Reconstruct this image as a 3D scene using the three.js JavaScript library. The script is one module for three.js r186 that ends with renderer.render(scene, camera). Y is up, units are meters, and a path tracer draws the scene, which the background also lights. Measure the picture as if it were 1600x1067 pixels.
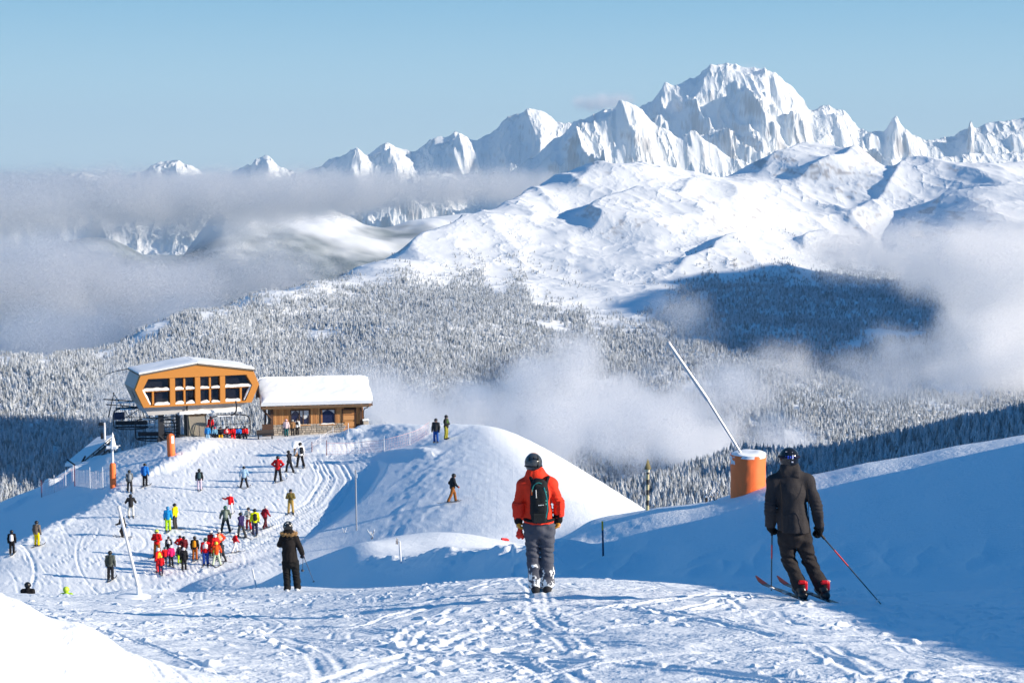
import * as THREE from 'three';
import { mergeGeometries } from 'three/addons/utils/BufferGeometryUtils.js';
import { RoundedBoxGeometry } from 'three/addons/geometries/RoundedBoxGeometry.js';

// ---------------------------------------------------------------- camera
const W0 = 1600, H0 = 1067, FOCAL = 2745, HORIZON = 270;           // photograph's pixels
const PITCH = Math.atan((H0 / 2 - HORIZON) / FOCAL);
const scene = new THREE.Scene();
const camera = new THREE.PerspectiveCamera(2 * Math.atan(H0 / 2 / FOCAL) * 180 / Math.PI, W0 / H0, 0.5, 120000);
camera.position.set(0, 0, 0);
camera.rotation.set(-PITCH, 0, 0);
camera.updateMatrixWorld();
camera.focus = 34; camera.userData.fStop = 5.6;

const renderer = new THREE.WebGLRenderer({ antialias: true });
renderer.setSize(1024, 682);
renderer.toneMapping = THREE.LinearToneMapping;
renderer.toneMappingExposure = 1.68;
renderer.shadowMap.enabled = true;

// ---------------------------------------------------------------- sun and sky
const SUN_AZ = 104 * Math.PI / 180, SUN_EL = 20.5 * Math.PI / 180;   // azimuth clockwise from the view
const SUN = new THREE.Vector3(Math.sin(SUN_AZ) * Math.cos(SUN_EL), Math.sin(SUN_EL), -Math.cos(SUN_AZ) * Math.cos(SUN_EL));
const sun = new THREE.DirectionalLight(new THREE.Color().setRGB(1, 0.85, 0.68), 5);
sun.position.copy(SUN).multiplyScalar(400);
sun.castShadow = true;
Object.assign(sun.shadow.camera, { left: -220, right: 220, top: 120, bottom: -120, near: 1, far: 900 });
sun.shadow.mapSize.set(4096, 4096);
scene.add(sun);
{
  // clear alpine air: pale at the horizon, deep blue overhead
  const w = 512, h = 256, px = new Float32Array(w * h * 4);
  const stops = [[-90, 0.249, 0.331, 0.440], [0, 0.375, 0.485, 0.546], [2, 0.299, 0.452, 0.536], [5.5, 0.161, 0.331, 0.470], [12, 0.053, 0.173, 0.360], [25, 0.019, 0.129, 0.310], [50, 0.010, 0.091, 0.250], [90, 0.008, 0.080, 0.225]];
  for (let y = 0; y < h; y++) {
    const el = (y + 0.5) / h * 180 - 90;
    let k = 0; while (k < stops.length - 2 && stops[k + 1][0] < el) k++;
    const t = Math.min(1, Math.max(0, (el - stops[k][0]) / (stops[k + 1][0] - stops[k][0])));
    for (let x = 0; x < w; x++) {
      for (let c = 0; c < 3; c++) px[(y * w + x) * 4 + c] = stops[k][c + 1] * (1 - t) + stops[k + 1][c + 1] * t;
      px[(y * w + x) * 4 + 3] = 1;
    }
  }
  const t = new THREE.DataTexture(px, w, h, THREE.RGBAFormat, THREE.FloatType);
  t.mapping = THREE.EquirectangularReflectionMapping; t.magFilter = THREE.LinearFilter; t.needsUpdate = true;
  scene.background = t; scene.environment = t;
}
scene.fog = new THREE.FogExp2(new THREE.Color().setRGB(0.52, 0.75, 1.0), 0.0000125);

// ---------------------------------------------------------------- small tools
const { clamp, lerp, smoothstep } = THREE.MathUtils;
function rng(seed) { let a = seed >>> 0; return () => { a = (a + 0x6D2B79F5) | 0; let t = Math.imul(a ^ (a >>> 15), 1 | a); t = (t + Math.imul(t ^ (t >>> 7), 61 | t)) ^ t; return ((t ^ (t >>> 14)) >>> 0) / 4294967296; }; }
const gauss = (r) => Math.sqrt(-2 * Math.log(1 - r() * 0.999999)) * Math.cos(6.283185307 * r());
function hash2(ix, iy) { let h = Math.imul(ix, 374761393) + Math.imul(iy, 668265263); h = Math.imul(h ^ (h >>> 13), 1274126177); return ((h ^ (h >>> 16)) >>> 0) / 4294967296; }
function hash3(ix, iy, iz) { let h = Math.imul(ix, 374761393) + Math.imul(iy, 668265263) + Math.imul(iz, 2147483647 ^ 0x5bd1e995); h = Math.imul(h ^ (h >>> 13), 1274126177); return ((h ^ (h >>> 16)) >>> 0) / 4294967296; }
function noise2(x, y) {                                              // smooth value noise, -1 .. 1
  const ix = Math.floor(x), iy = Math.floor(y), fx = x - ix, fy = y - iy;
  const u = fx * fx * fx * (fx * (fx * 6 - 15) + 10), v = fy * fy * fy * (fy * (fy * 6 - 15) + 10);
  const a = hash2(ix, iy), b = hash2(ix + 1, iy), c = hash2(ix, iy + 1), d = hash2(ix + 1, iy + 1);
  return (a + (b - a) * u + (c - a) * v + (a - b - c + d) * u * v) * 2 - 1;
}
function noise3(x, y, z) {
  const ix = Math.floor(x), iy = Math.floor(y), iz = Math.floor(z), fx = x - ix, fy = y - iy, fz = z - iz;
  const u = fx * fx * (3 - 2 * fx), v = fy * fy * (3 - 2 * fy), w = fz * fz * (3 - 2 * fz);
  const l = (k) => { const a = hash3(ix, iy, iz + k), b = hash3(ix + 1, iy, iz + k), c = hash3(ix, iy + 1, iz + k), d = hash3(ix + 1, iy + 1, iz + k); return a + (b - a) * u + (c - a) * v + (a - b - c + d) * u * v; };
  const p = l(0); return (p + (l(1) - p) * w) * 2 - 1;
}
function fbm(x, y, n = 4, g = 0.5) { let s = 0, a = 1, t = 0; for (let i = 0; i < n; i++) { s += a * noise2(x + i * 17.3, y - i * 9.1); t += a; a *= g; const xx = x * 1.6 - y * 1.2; y = (x * 1.2 + y * 1.6); x = xx; } return s / t; }
function ridged(x, y, n = 5, g = 0.5) { let s = 0, a = 1, t = 0, w = 1; for (let i = 0; i < n; i++) { let r = 1 - Math.abs(noise2(x + i * 31.7, y + i * 11.3)); r *= r * w; w = clamp(r * 1.6, 0, 1); s += a * r; t += a; a *= g; const xx = x * 1.6 - y * 1.2; y = (x * 1.2 + y * 1.6); x = xx; } return s / t; }

// a pixel of the photograph at a depth -> a point of the world
const CP = Math.cos(PITCH), SP = Math.sin(PITCH);
function at(x, y, depth) {
  const a = (x - W0 / 2) / FOCAL, b = -(y - H0 / 2) / FOCAL;
  const wy = b * CP - SP, wz = -CP - b * SP, k = depth / -wz;
  return new THREE.Vector3(a * k, wy * k, -depth);
}
function pixelOf(p) { const y = p.y * CP - p.z * SP, z = p.y * SP + p.z * CP; return [W0 / 2 + FOCAL * p.x / -z, H0 / 2 - FOCAL * y / -z, -z]; }

// thin-plate spline through scattered points (u, v) -> value
function spline(points, smooth = 0) {
  const n = points.length, m = n + 3, A = Array.from({ length: m }, () => new Float64Array(m + 1));
  const phi = (r2) => (r2 > 1e-12 ? r2 * Math.log(r2) : 0);
  for (let i = 0; i < n; i++) {
    for (let j = 0; j < n; j++) A[i][j] = phi((points[i][0] - points[j][0]) ** 2 + (points[i][1] - points[j][1]) ** 2);
    A[i][i] += smooth;
    A[i][n] = A[n][i] = 1; A[i][n + 1] = A[n + 1][i] = points[i][0]; A[i][n + 2] = A[n + 2][i] = points[i][1]; A[i][m] = points[i][2];
  }
  for (let c = 0; c < m; c++) {
    let p = c; for (let r = c + 1; r < m; r++) if (Math.abs(A[r][c]) > Math.abs(A[p][c])) p = r;
    [A[c], A[p]] = [A[p], A[c]];
    for (let r = c + 1; r < m; r++) { const f = A[r][c] / A[c][c]; if (f) for (let k = c; k <= m; k++) A[r][k] -= f * A[c][k]; }
  }
  const x = new Float64Array(m);
  for (let r = m - 1; r >= 0; r--) { let s = A[r][m]; for (let k = r + 1; k < m; k++) s -= A[r][k] * x[k]; x[r] = s / A[r][r]; }
  return (u, v) => { let s = x[n] + x[n + 1] * u + x[n + 2] * v; for (let i = 0; i < n; i++) s += x[i] * phi((u - points[i][0]) ** 2 + (v - points[i][1]) ** 2); return s; };
}
// the same, tabulated on a grid for speed (Catmull-Rom between the nodes)
function tabulated(f, u0, u1, nu, v0, v1, nv) {
  const g = new Float32Array(nu * nv);
  for (let j = 0; j < nv; j++) for (let i = 0; i < nu; i++) g[j * nu + i] = f(u0 + (u1 - u0) * i / (nu - 1), v0 + (v1 - v0) * j / (nv - 1));
  const cr = (a, b, c, d, t) => b + 0.5 * t * (c - a + t * (2 * a - 5 * b + 4 * c - d + t * (3 * (b - c) + d - a)));
  return (u, v) => {
    const x = clamp((u - u0) / (u1 - u0), 0, 1) * (nu - 1), y = clamp((v - v0) / (v1 - v0), 0, 1) * (nv - 1);
    const i = Math.min(Math.floor(x), nu - 2), j = Math.min(Math.floor(y), nv - 2), fx = x - i, fy = y - j, r = [0, 0, 0, 0];
    const xs = [Math.max(i - 1, 0), i, i + 1, Math.min(i + 2, nu - 1)];
    for (let k = 0; k < 4; k++) { const row = clamp(j - 1 + k, 0, nv - 1) * nu; r[k] = cr(g[row + xs[0]], g[row + xs[1]], g[row + xs[2]], g[row + xs[3]], fx); }
    return cr(r[0], r[1], r[2], r[3], fy);
  };
}
// piecewise curve through [x, y] pairs, smooth or straight
function curve1(pairs, smooth = true) {
  return (x) => {
    if (x <= pairs[0][0]) return pairs[0][1];
    for (let i = 1; i < pairs.length; i++) if (x <= pairs[i][0]) { let t = (x - pairs[i - 1][0]) / (pairs[i][0] - pairs[i - 1][0]); if (smooth) t = t * t * (3 - 2 * t); return lerp(pairs[i - 1][1], pairs[i][1], t); }
    return pairs[pairs.length - 1][1];
  };
}
function sheet(nu, nv, f, uvScale = 0) {                             // a grid of points f(i, j) -> [x, y, z]
  const pos = new Float32Array(nu * nv * 3), idx = new Uint32Array((nu - 1) * (nv - 1) * 6), uv = new Float32Array(nu * nv * 2);
  for (let j = 0, o = 0; j < nv; j++) for (let i = 0; i < nu; i++, o++) { const p = f(i, j); pos[o * 3] = p[0]; pos[o * 3 + 1] = p[1]; pos[o * 3 + 2] = p[2]; uv[o * 2] = p[0] * (uvScale || 1); uv[o * 2 + 1] = p[2] * (uvScale || 1); }
  for (let j = 0, o = 0; j < nv - 1; j++) for (let i = 0; i < nu - 1; i++) { const a = j * nu + i; idx[o++] = a; idx[o++] = a + 1; idx[o++] = a + nu; idx[o++] = a + 1; idx[o++] = a + nu + 1; idx[o++] = a + nu; }
  const g = new THREE.BufferGeometry();
  g.setAttribute('position', new THREE.BufferAttribute(pos, 3)); g.setAttribute('uv', new THREE.BufferAttribute(uv, 2)); g.setIndex(new THREE.BufferAttribute(idx, 1));
  g.computeVertexNormals();
  return g;
}
function merged(list) {                                               // joins geometries of any make
  return mergeGeometries(list.map((g) => { const q = g.index ? g.toNonIndexed() : g.clone(); for (const k of Object.keys(q.attributes)) if (!['position', 'normal', 'uv'].includes(k)) q.deleteAttribute(k); if (!q.attributes.normal) q.computeVertexNormals(); if (!q.attributes.uv) q.setAttribute('uv', new THREE.Float32BufferAttribute(new Float32Array(q.attributes.position.count * 2), 2)); return q; }));
}
const names = new Map();
function numbered(name) { const n = names.get(name) ?? 0; names.set(name, n + 1); return n ? name + '_' + String(n).padStart(3, '0') : name; }
function std(r, g, b, roughness = 0.8, more = {}) { const m = new THREE.MeshStandardMaterial({ roughness, metalness: 0, ...more }); m.color.setRGB(r, g, b); return m; }
function part(name, geometry, material, parent) { const m = new THREE.Mesh(geometry, material); m.name = name; m.castShadow = m.receiveShadow = true; parent.add(m); return m; }
function thing(name, label, category, pos = [0, 0, 0], turn = 0, group) {
  const o = new THREE.Group(); o.name = numbered(name); scene.add(o);
  o.position.set(...pos); o.rotation.y = turn; o.userData = { label, category }; if (group) o.userData.group = group;
  return o;
}
function struct(name, geometry, material, label, category, kind = 'structure') { const m = part(numbered(name), geometry, material, scene); m.userData = { label, category, kind }; return m; }
// ---------------------------------------------------------------- the snow slope round the camera (out to 260 m)
const DEG = 180 / Math.PI;
const polar = (X, Z) => [Math.atan2(X, -Z) * DEG / 9, Math.log(Math.hypot(X, Z)) * 1.7];
const control = [];
const P = (x, y, d) => { const p = at(x, y, d), [u, v] = polar(p.x, p.z); control.push([u, v, p.y / Math.hypot(p.x, p.z)]); };
const Q = (X, H, Z) => { const [u, v] = polar(X, Z); control.push([u, v, H / Math.hypot(X, Z)]); };
// the piste in front: a convex hump that ends at a crest
for (const [x, rows] of [
  [-250, [[1160, 9], [1060, 12], [985, 18], [940, 26], [926, 36]]],
  [150, [[1170, 9], [1067, 12], [990, 18], [947, 26], [929, 36], [950, 46]]],
  [455, [[1180, 9], [1067, 12.2], [992, 18], [948, 26], [924, 36], [920, 42], [936, 48]]],
  [800, [[1180, 9], [1067, 12], [985, 17], [922, 22.7], [905, 28], [904, 34], [925, 40]]],
  [1030, [[1180, 9], [1067, 11.5], [980, 16], [930, 21], [911, 26], [914, 31], [925, 37]]],
  [1255, [[1170, 9], [1067, 11], [990, 15], [941, 18.8], [922, 23], [918, 29], [918, 37]]],
  [1450, [[1190, 8], [1075, 10.5], [1000, 14.5], [955, 19], [934, 24], [926, 31]]],
  [1600, [[1190, 8], [1085, 10], [1010, 14], [965, 18], [938, 24], [915, 30]]],
]) for (const [y, d] of rows) P(x, y, d);
// road trench and its far side
for (const [x, y, d] of [[500, 912, 70], [560, 903, 66], [640, 898, 61.5], [720, 896, 58], [800, 893, 54.5], [860, 889, 52], [580, 880, 69], [700, 867, 61.5], [790, 867, 57.5], [860, 874, 54]]) P(x, y, d);
// right-hand bank: toe, face, crest, back
for (const [x, toe, toeD, face, faceD, crest, crestD] of [[920, 884, 53, 842, 57, 812, 61], [1030, 892, 50.5, 836, 54.5, 796, 58.5], [1200, 893, 47, 815, 52, 760, 57], [1350, 893, 45, 795, 50.5, 730, 56], [1480, 893, 43, 780, 49, 705, 55], [1600, 893, 41, 770, 47.5, 682, 54], [1800, 890, 38, 750, 46, 650, 52]]) {
  P(x, toe, toeD); P(x, face, faceD); P(x, crest, crestD); P(x, crest + 12, crestD * 1.12); P(x, crest + 90, crestD * 1.35); P(x, crest + 200, crestD * 1.9);
}
// saddle and shaded flank left of the trench
for (const [x, y, d] of [[455, 899, 76], [560, 857, 75], [350, 950, 79], [520, 872, 84], [250, 968, 68], [100, 985, 70]]) P(x, y, d);
// the dome, its far side, and the flat rim along the bowl
for (const [x, y, d] of [[700, 700, 135], [710, 665, 146], [650, 668, 150], [597, 760, 126], [640, 760, 120], [700, 760, 114], [650, 720, 132], [600, 735, 132], [560, 712, 141], [640, 800, 108], [597, 800, 112], [700, 800, 103], [760, 730, 124], [640, 822, 97], [700, 822, 93], [700, 861, 70], [640, 858, 77], [800, 861, 70], [900, 846, 65], [400, 887, 101], [500, 850, 105], [560, 820, 109], [455, 873, 103], [300, 925, 94], [180, 960, 91]]) P(x, y, d);
for (const [X, H, Z] of [[1, -20.6, -138], [5, -20.6, -125], [6, -20.2, -106], [7, -20.2, -94], [9, -19, -84], [7, -21.5, -140]]) Q(X, H, Z);
for (const [x, y, d] of [[710, 690, 160], [640, 700, 164], [800, 730, 160], [800, 1000, 195], [1000, 1150, 175], [1300, 1200, 150], [1600, 1300, 150]]) P(x, y, d);
// basin floor, the plateau with the lift, and the edge towards the valley
for (const [x, d, H] of [[-200, 90, -26], [0, 92, -24.6], [0, 112, -24.6], [200, 92, -24.1], [100, 118, -24.3], [250, 118, -24], [180, 131, -24.2], [300, 135, -23.9], [400, 135, -23.7], [345, 154, -23.6], [260, 156, -23.8], [440, 158, -23.8], [500, 159, -23.7], [560, 158, -23.1], [555, 148, -23.1], [600, 156, -22.5], [210, 150, -24.2], [400, 170, -25.8], [250, 170, -28], [520, 172, -26],
  [100, 131, -25.6], [30, 131, -27], [80, 146, -26.8], [0, 150, -29], [140, 150, -25.4], [170, 162, -26], [-150, 120, -29], [-250, 150, -36],
  [0, 185, -36], [150, 190, -38], [300, 200, -38], [450, 205, -38], [600, 190, -32], [300, 250, -75], [0, 250, -75], [600, 250, -75], [900, 250, -90], [1300, 250, -100], [-300, 250, -90], [1700, 230, -90]]) { const p = at(x, 300, d); Q(p.x, H, -d); }
// beyond the frame: the hillside that rises on the right and the slope the camera stands on
for (const [X, H, Z] of [[2, -1.75, 1], [-2, -1.75, 1], [0, -1.75, -2.5], [0, -1.9, -4], [-6, -3, -4], [-15, -5, -6], [-30, -9, -20], [-40, -14, -40], [-40, -20, -70], [-60, -28, -100], [-80, -45, -160], [-25, -6, 12], [0, 0, 20], [5, -1.4, -2], [5, -1.2, 4], [60, 8, 0], [70, 2, -50], [75, -10, -90], [80, -40, -150], [120, 10, -40], [110, 30, 20], [30, 4, 25]]) Q(X, H, Z);
const slope0 = tabulated(spline(control, 1e-4), -13, 13, 420, Math.log(1.6) * 1.7, Math.log(270) * 1.7, 420);

// hillside crest on the right, outside the frame, whose shadow lies over the hollow
const RIDGE = [[-64, 26, -26], [-54, 26, -12], [-51.6, 26, -7], [-50.4, 26, -4.2], [-49.2, 26, -2.2], [-45, 26, -0.9], [-36, 25, 0.1], [-24, 21, 0.4]];   // depth, place across, height
{
  const plain = (X, Z) => { const [u, v] = polar(X, Z); return slope0(u, v) * Math.hypot(X, Z); };
  for (const [x, y, far] of [[1250, 928, 15], [1330, 948, 14], [1420, 985, 14], [1500, 1010, 14], [1600, 1035, 14], [1750, 1075, 14]]) {
    for (let d = 6; d < 90; d *= 1.003) { const p = at(x, y, d); if (p.y < plain(p.x, p.z)) { p.addScaledVector(SUN, far); RIDGE.push([p.z, p.x, p.y]); break; } }
  }
  const e = RIDGE[RIDGE.length - 1]; RIDGE.push([e[0] + 10, e[1], e[2] + 1.5], [e[0] + 26, e[1], e[2] + 3]);
}
const ridgeX = curve1(RIDGE.map((p) => [p[0], p[1]]), false), ridgeH = curve1(RIDGE.map((p) => [p[0], p[2]]), false);
function ridgeHeight(X, Z) {
  if (X < 4 || Z > 40 || Z < -70) return -99;
  const d = X - ridgeX(Z), H = ridgeH(Z) - Math.max(0, Z - RIDGE[RIDGE.length - 1][0]) * 0.8;
  return d > 0 ? H - d * 0.25 : H - Math.max(0, -d - 0.5) * 1.15;
}
// long raised or sunk features along a line on the slope: [points (x, y, depth)], height, half width on either side
const LINES = [];
function line(points, height, wl, wr, rough = 0) { LINES.push({ p: points.map((q) => { const a = at(q[0], q[1], q[2]); return [a.x, a.z]; }), height, wl, wr, rough, box: null }); }
line([[580, 880, 69], [640, 873, 65], [700, 867, 61.5], [790, 867, 57.5], [860, 874, 54]], 0.25, 0.8, 1.0, 0.6);        // lip above the road
line([[0, 868, 108], [60, 838, 114], [110, 800, 122], [170, 768, 131], [200, 750, 136]], 0.35, 1.1, 1.6, 0.4);             // berm along the left of the piste
line([[75, 735, 150], [110, 722, 156], [145, 712, 160], [168, 700, 164]], 0.45, 0.8, 1.0, 0.3);
line([[0, 748, 147], [30, 742, 149], [75, 737, 150]], 0.4, 0.8, 0.8, 0.3);
line([[322, 697, 149], [290, 715, 144], [250, 740, 139]], 0.35, 0.8, 1.6, 0.3);
line([[560, 690, 147], [530, 700, 146], [500, 706, 146]], 0.5, 1.0, 1.0, 0.2);
line([[520, 706, 143], [600, 697, 141], [650, 688, 137], [672, 678, 133]], 0.25, 0.6, 1.2, 0.2);                          // under the net
line([[560, 668, 150], [600, 664, 150], [640, 670, 147]], 0.4, 2.5, 2.5, 0.2);
line([[480, 690, 153], [520, 686, 152.5], [545, 684, 152]], 0.3, 0.8, 1.5, 0.1);                                          // bank before the chalet
line([[545, 682, 152], [556, 670, 154], [562, 662, 156]], 0.4, 0.8, 1.2, 0.1);
function linesHeight(X, Z) {
  let h = 0;
  for (const L of LINES) {
    if (!L.box) { const xs = L.p.map((q) => q[0]), zs = L.p.map((q) => q[1]), m = 3 * Math.max(L.wl, L.wr); L.box = [Math.min(...xs) - m, Math.max(...xs) + m, Math.min(...zs) - m, Math.max(...zs) + m]; }
    if (X < L.box[0] || X > L.box[1] || Z < L.box[2] || Z > L.box[3]) continue;
    let best = 1e9, side = 1, end = 1;
    for (let i = 0; i < L.p.length - 1; i++) {
      const [ax, az] = L.p[i], dx = L.p[i + 1][0] - ax, dz = L.p[i + 1][1] - az, l2 = dx * dx + dz * dz, t0 = ((X - ax) * dx + (Z - az) * dz) / l2, t = clamp(t0, 0, 1);
      const d = Math.hypot(X - ax - dx * t, Z - az - dz * t);
      if (d < best) { best = d; side = (X - ax) * dz - (Z - az) * dx; }
    }
    const w = side > 0 ? L.wl : L.wr, k = best / w;
    if (k < 3) h += L.height * Math.exp(-k * k) * (1 + L.rough * (0.5 * noise2(X * 1.3, Z * 1.3) + 0.5 * noise2(X * 4.1, Z * 4.1)));
  }
  return h;
}
const BUMPS = [];                                                    // single mounds [point, height, radius across, radius along]
function bump(x, y, d, h, rx, rz) { const a = at(x, y, d); BUMPS.push([a.x, a.z, h, rx, rz]); }
bump(15, 978, 10.9, 0.34, 0.62, 0.72); bump(-110, 985, 10.6, 0.38, 0.8, 0.9); bump(165, 980, 10.8, 0.2, 0.26, 0.38); bump(245, 990, 10.2, 0.07, 0.11, 0.14); bump(285, 1048, 9.4, 0.055, 0.075, 0.08); bump(205, 1022, 9.7, 0.08, 0.16, 0.16); bump(110, 1035, 9.5, 0.07, 0.2, 0.16); bump(20, 1050, 9.2, 0.1, 0.3, 0.2); bump(150, 955, 11.4, 0.08, 0.2, 0.2); bump(30, 948, 12, 0.09, 0.3, 0.3); bump(95, 950, 12.2, 0.22, 0.75, 0.5);
bump(213, 934, 40, 0.2, 0.8, 0.8);
bump(885, 872, 55, 0.35, 0.8, 0.7);

// the groomed bowl: a flat floor with a cut bank along its right-hand edge
const EDGE = [[60, 1010], [180, 957], [250, 930], [330, 902], [430, 861], [500, 825], [545, 795], [567, 770], [573, 754], [562, 743], [540, 738], [515, 733], [490, 722]].map(([x, y]) => { const p = at(x, y, 23.7 * FOCAL / (y - HORIZON)); return [p.x, p.z]; });
function edgeDistance(X, Z) {                                         // metres outside the floor, negative on it
  let best = 1e9, s = 0;
  for (let i = 0; i < EDGE.length - 1; i++) {
    const [ax, az] = EDGE[i], dx = EDGE[i + 1][0] - ax, dz = EDGE[i + 1][1] - az, t = clamp(((X - ax) * dx + (Z - az) * dz) / (dx * dx + dz * dz), 0, 1), d = Math.hypot(X - ax - dx * t, Z - az - dz * t);
    if (d < best) { best = d; s = (X - ax) * dz - (Z - az) * dx; }
  }
  return s < 0 ? best : -best;
}
function baseHeight(X, Z) {
  const r = Math.max(Math.hypot(X, Z), 1.7), [u, v] = [Math.atan2(X, -Z) * DEG / 9, Math.log(r) * 1.7];
  let h = slope0(u, v) * r;
  if (Z < -84 && Z > -156 && X > -16 && X < 14) {                      // the dome itself: an even flank that rises to a rounded top
    const w = smoothstep(-Z, 86, 104) * (1 - smoothstep(-Z, 141, 155)) * smoothstep(X, -15.5, -10.5), f = -22.3 + 0.30 * (X + 9.3), t = clamp(0.5 + 0.5 * (f + 20.45) / 1.2, 0, 1);
    h = lerp(h, lerp(f, -20.45, t) - 1.2 * t * (1 - t), w);
  }
  if (Z < -66 && Z > -160 && X > -8) {                                 // the dome's steep sunny side
    const q = -19.7 - 0.60 * (X + 0.9) + 0.105 * (Z + 135), k = 1.6, t = clamp(0.5 + 0.5 * (h - q) / k, 0, 1);
    h = lerp(h, q, t) - k * t * (1 - t);
  }
  if (Z < -80 && Z > -142 && X < 2 && X > -45) {
    const s = edgeDistance(X, Z), floor = -23.7 + 0.02 * (Z + 120) * 0.3;
    if (s < 2.6 && s > -22) { const fade = smoothstep(-s, 9, 22), end = smoothstep(-Z, 126, 140); h = lerp(floor, h, Math.max(smoothstep(s, 0, 1.7), fade, end)); }
  }
  const q = ridgeHeight(X, Z), k = 1.2;
  if (q > h - 4) { const t = clamp(0.5 + 0.5 * (q - h) / k, 0, 1); h = lerp(h, q, t) + k * t * (1 - t); }
  h += linesHeight(X, Z);
  for (const b of BUMPS) { const e = ((X - b[0]) / b[3]) ** 2 + ((Z - b[1]) / b[4]) ** 2; if (e < 9) h += b[2] * Math.exp(-Math.pow(e, 1.3) * 0.8); }
  return h;
}
// ---- trodden snow: rasters of fine relief in metres, stamped with ski tracks, clods and chunks
class Raster {
  constructor(x0, x1, z0, z1, cell) { this.x0 = x0; this.z0 = z0; this.cell = cell; this.w = Math.ceil((x1 - x0) / cell); this.h = Math.ceil((z1 - z0) / cell); this.d = new Float32Array(this.w * this.h); }
  stamp(X, Z, r, f) {
    const c = this.cell, i0 = Math.max(0, Math.floor((X - r - this.x0) / c)), i1 = Math.min(this.w - 1, Math.ceil((X + r - this.x0) / c)), j0 = Math.max(0, Math.floor((Z - r - this.z0) / c)), j1 = Math.min(this.h - 1, Math.ceil((Z + r - this.z0) / c));
    for (let j = j0; j <= j1; j++) for (let i = i0; i <= i1; i++) { const o = j * this.w + i; this.d[o] = f(this.x0 + i * c - X, this.z0 + j * c - Z, this.d[o]); }
  }
  get(X, Z) {
    const x = (X - this.x0) / this.cell, z = (Z - this.z0) / this.cell, i = Math.floor(x), j = Math.floor(z);
    if (i < 0 || j < 0 || i >= this.w - 1 || j >= this.h - 1) return 0;
    const fx = x - i, fz = z - j, o = j * this.w + i, d = this.d;
    return (d[o] * (1 - fx) + d[o + 1] * fx) * (1 - fz) + (d[o + this.w] * (1 - fx) + d[o + this.w + 1] * fx) * fz;
  }
}
function groove(R, pts, width, depth) {                              // a ski track: a trough with a low edge on either side
  for (let i = 0; i < pts.length - 1; i++) {
    const [ax, az] = pts[i], [bx, bz] = pts[i + 1], n = Math.max(1, Math.ceil(Math.hypot(bx - ax, bz - az) / (R.cell * 0.9)));
    const l = Math.hypot(bx - ax, bz - az) || 1, nx = (bz - az) / l, nz = -(bx - ax) / l;
    for (let k = 0; k < n; k++) {
      const X = lerp(ax, bx, k / n), Z = lerp(az, bz, k / n), w = width * (1 + 0.25 * noise2(X * 2, Z * 2)), D = depth * (0.8 + 0.4 * noise2(X * 3 + 9, Z * 3));
      R.stamp(X, Z, w * 2.2, (x, z, old) => { const s = x * nx + z * nz, along = Math.abs(x * nz - z * nx); if (along > R.cell) return old; const q = Math.abs(s) / w, want = q < 1 ? -D * (1 - q * q) : q < 2.2 ? D * (s > 0 ? 0.75 : 0.2) * Math.sin((q - 1) / 1.2 * Math.PI) : 0; return q < 1 ? Math.min(old, want + old * 0.3) : Math.max(old, want); });
    }
  }
}
function clod(R, X, Z, r, h, rand) {
  const e = 0.6 + 0.8 * rand(), a = rand() * 3.14, ca = Math.cos(a), sa = Math.sin(a), ph = rand() * 6;
  R.stamp(X, Z, r * 1.5, (x, z, old) => { const px = (x * ca + z * sa) / e, pz = (-x * sa + z * ca) * e, an = Math.atan2(pz, px), rr = r * (0.85 + 0.2 * Math.sin(an * 3 + ph)), q = Math.hypot(px, pz) / rr; return q < 1 ? Math.max(old, old * 0.5 + h * Math.sqrt(1 - q * q)) : old; });
}
const foreRaster = new Raster(-9.5, 9.5, -45, -8, 0.022);
const bowlRaster = new Raster(-42, 3, -160, -86, 0.06);
{
  const r = rng(11), R = foreRaster;
  for (let n = 0; n < 150; n++) {                                    // tracks run down the slope, a few cross it
    const cross = n % 4 === 0, z0 = -8 - r() * 26, x0 = (r() * 2 - 1) * (4 + -z0 * 0.18); let x = x0, z = z0, a = cross ? (r() < 0.5 ? 1 : -1) * (0.9 + r() * 0.6) : gauss(r) * 0.42; const bend = gauss(r) * 0.035, pts = [], L = 4 + r() * 16;
    for (let s = 0; s < L; s += 0.2) { pts.push([x, z]); x += Math.sin(a) * 0.2; z -= Math.cos(a) * 0.2; a += bend * 0.4 + 0.012 * gauss(r); }
    const w = 0.026 + r() * 0.03, dp = 0.007 + r() * r() * 0.022;
    groove(R, pts, w, dp);
    if (r() < 0.6) groove(R, pts.map((p) => [p[0] + 0.2, p[1] + 0.04]), w, dp * 0.8);
  }
  for (let n = 0; n < 15000; n++) {
    const z = -8 - 34 * Math.pow(r(), 1.15), x = (r() * 2 - 1) * (2.2 + -z * 0.26), m = noise2(x * 0.55 + 3, z * 0.28) + 0.5 * noise2(x * 1.4, z * 0.9); if (m < r() * 0.9 - 0.25) continue;
    const s = 0.016 + 0.06 * Math.pow(r(), 3.2); clod(R, x, z, s, s * (0.25 + 0.4 * r()), r);
  }
  for (let n = 0; n < 800; n++) {                                    // bigger broken lumps, most of them left of the middle
    const z = -8.5 - 14 * Math.pow(r(), 1.5), x = -0.8 - z * (r() * 0.36 - 0.3), m = noise2(x * 0.8, z * 0.45); if (m < r() - 0.45) continue;
    const s = 0.03 + 0.07 * r() * r(); clod(R, x, z, s, s * (0.3 + 0.3 * r()), r);
  }
}
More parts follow.
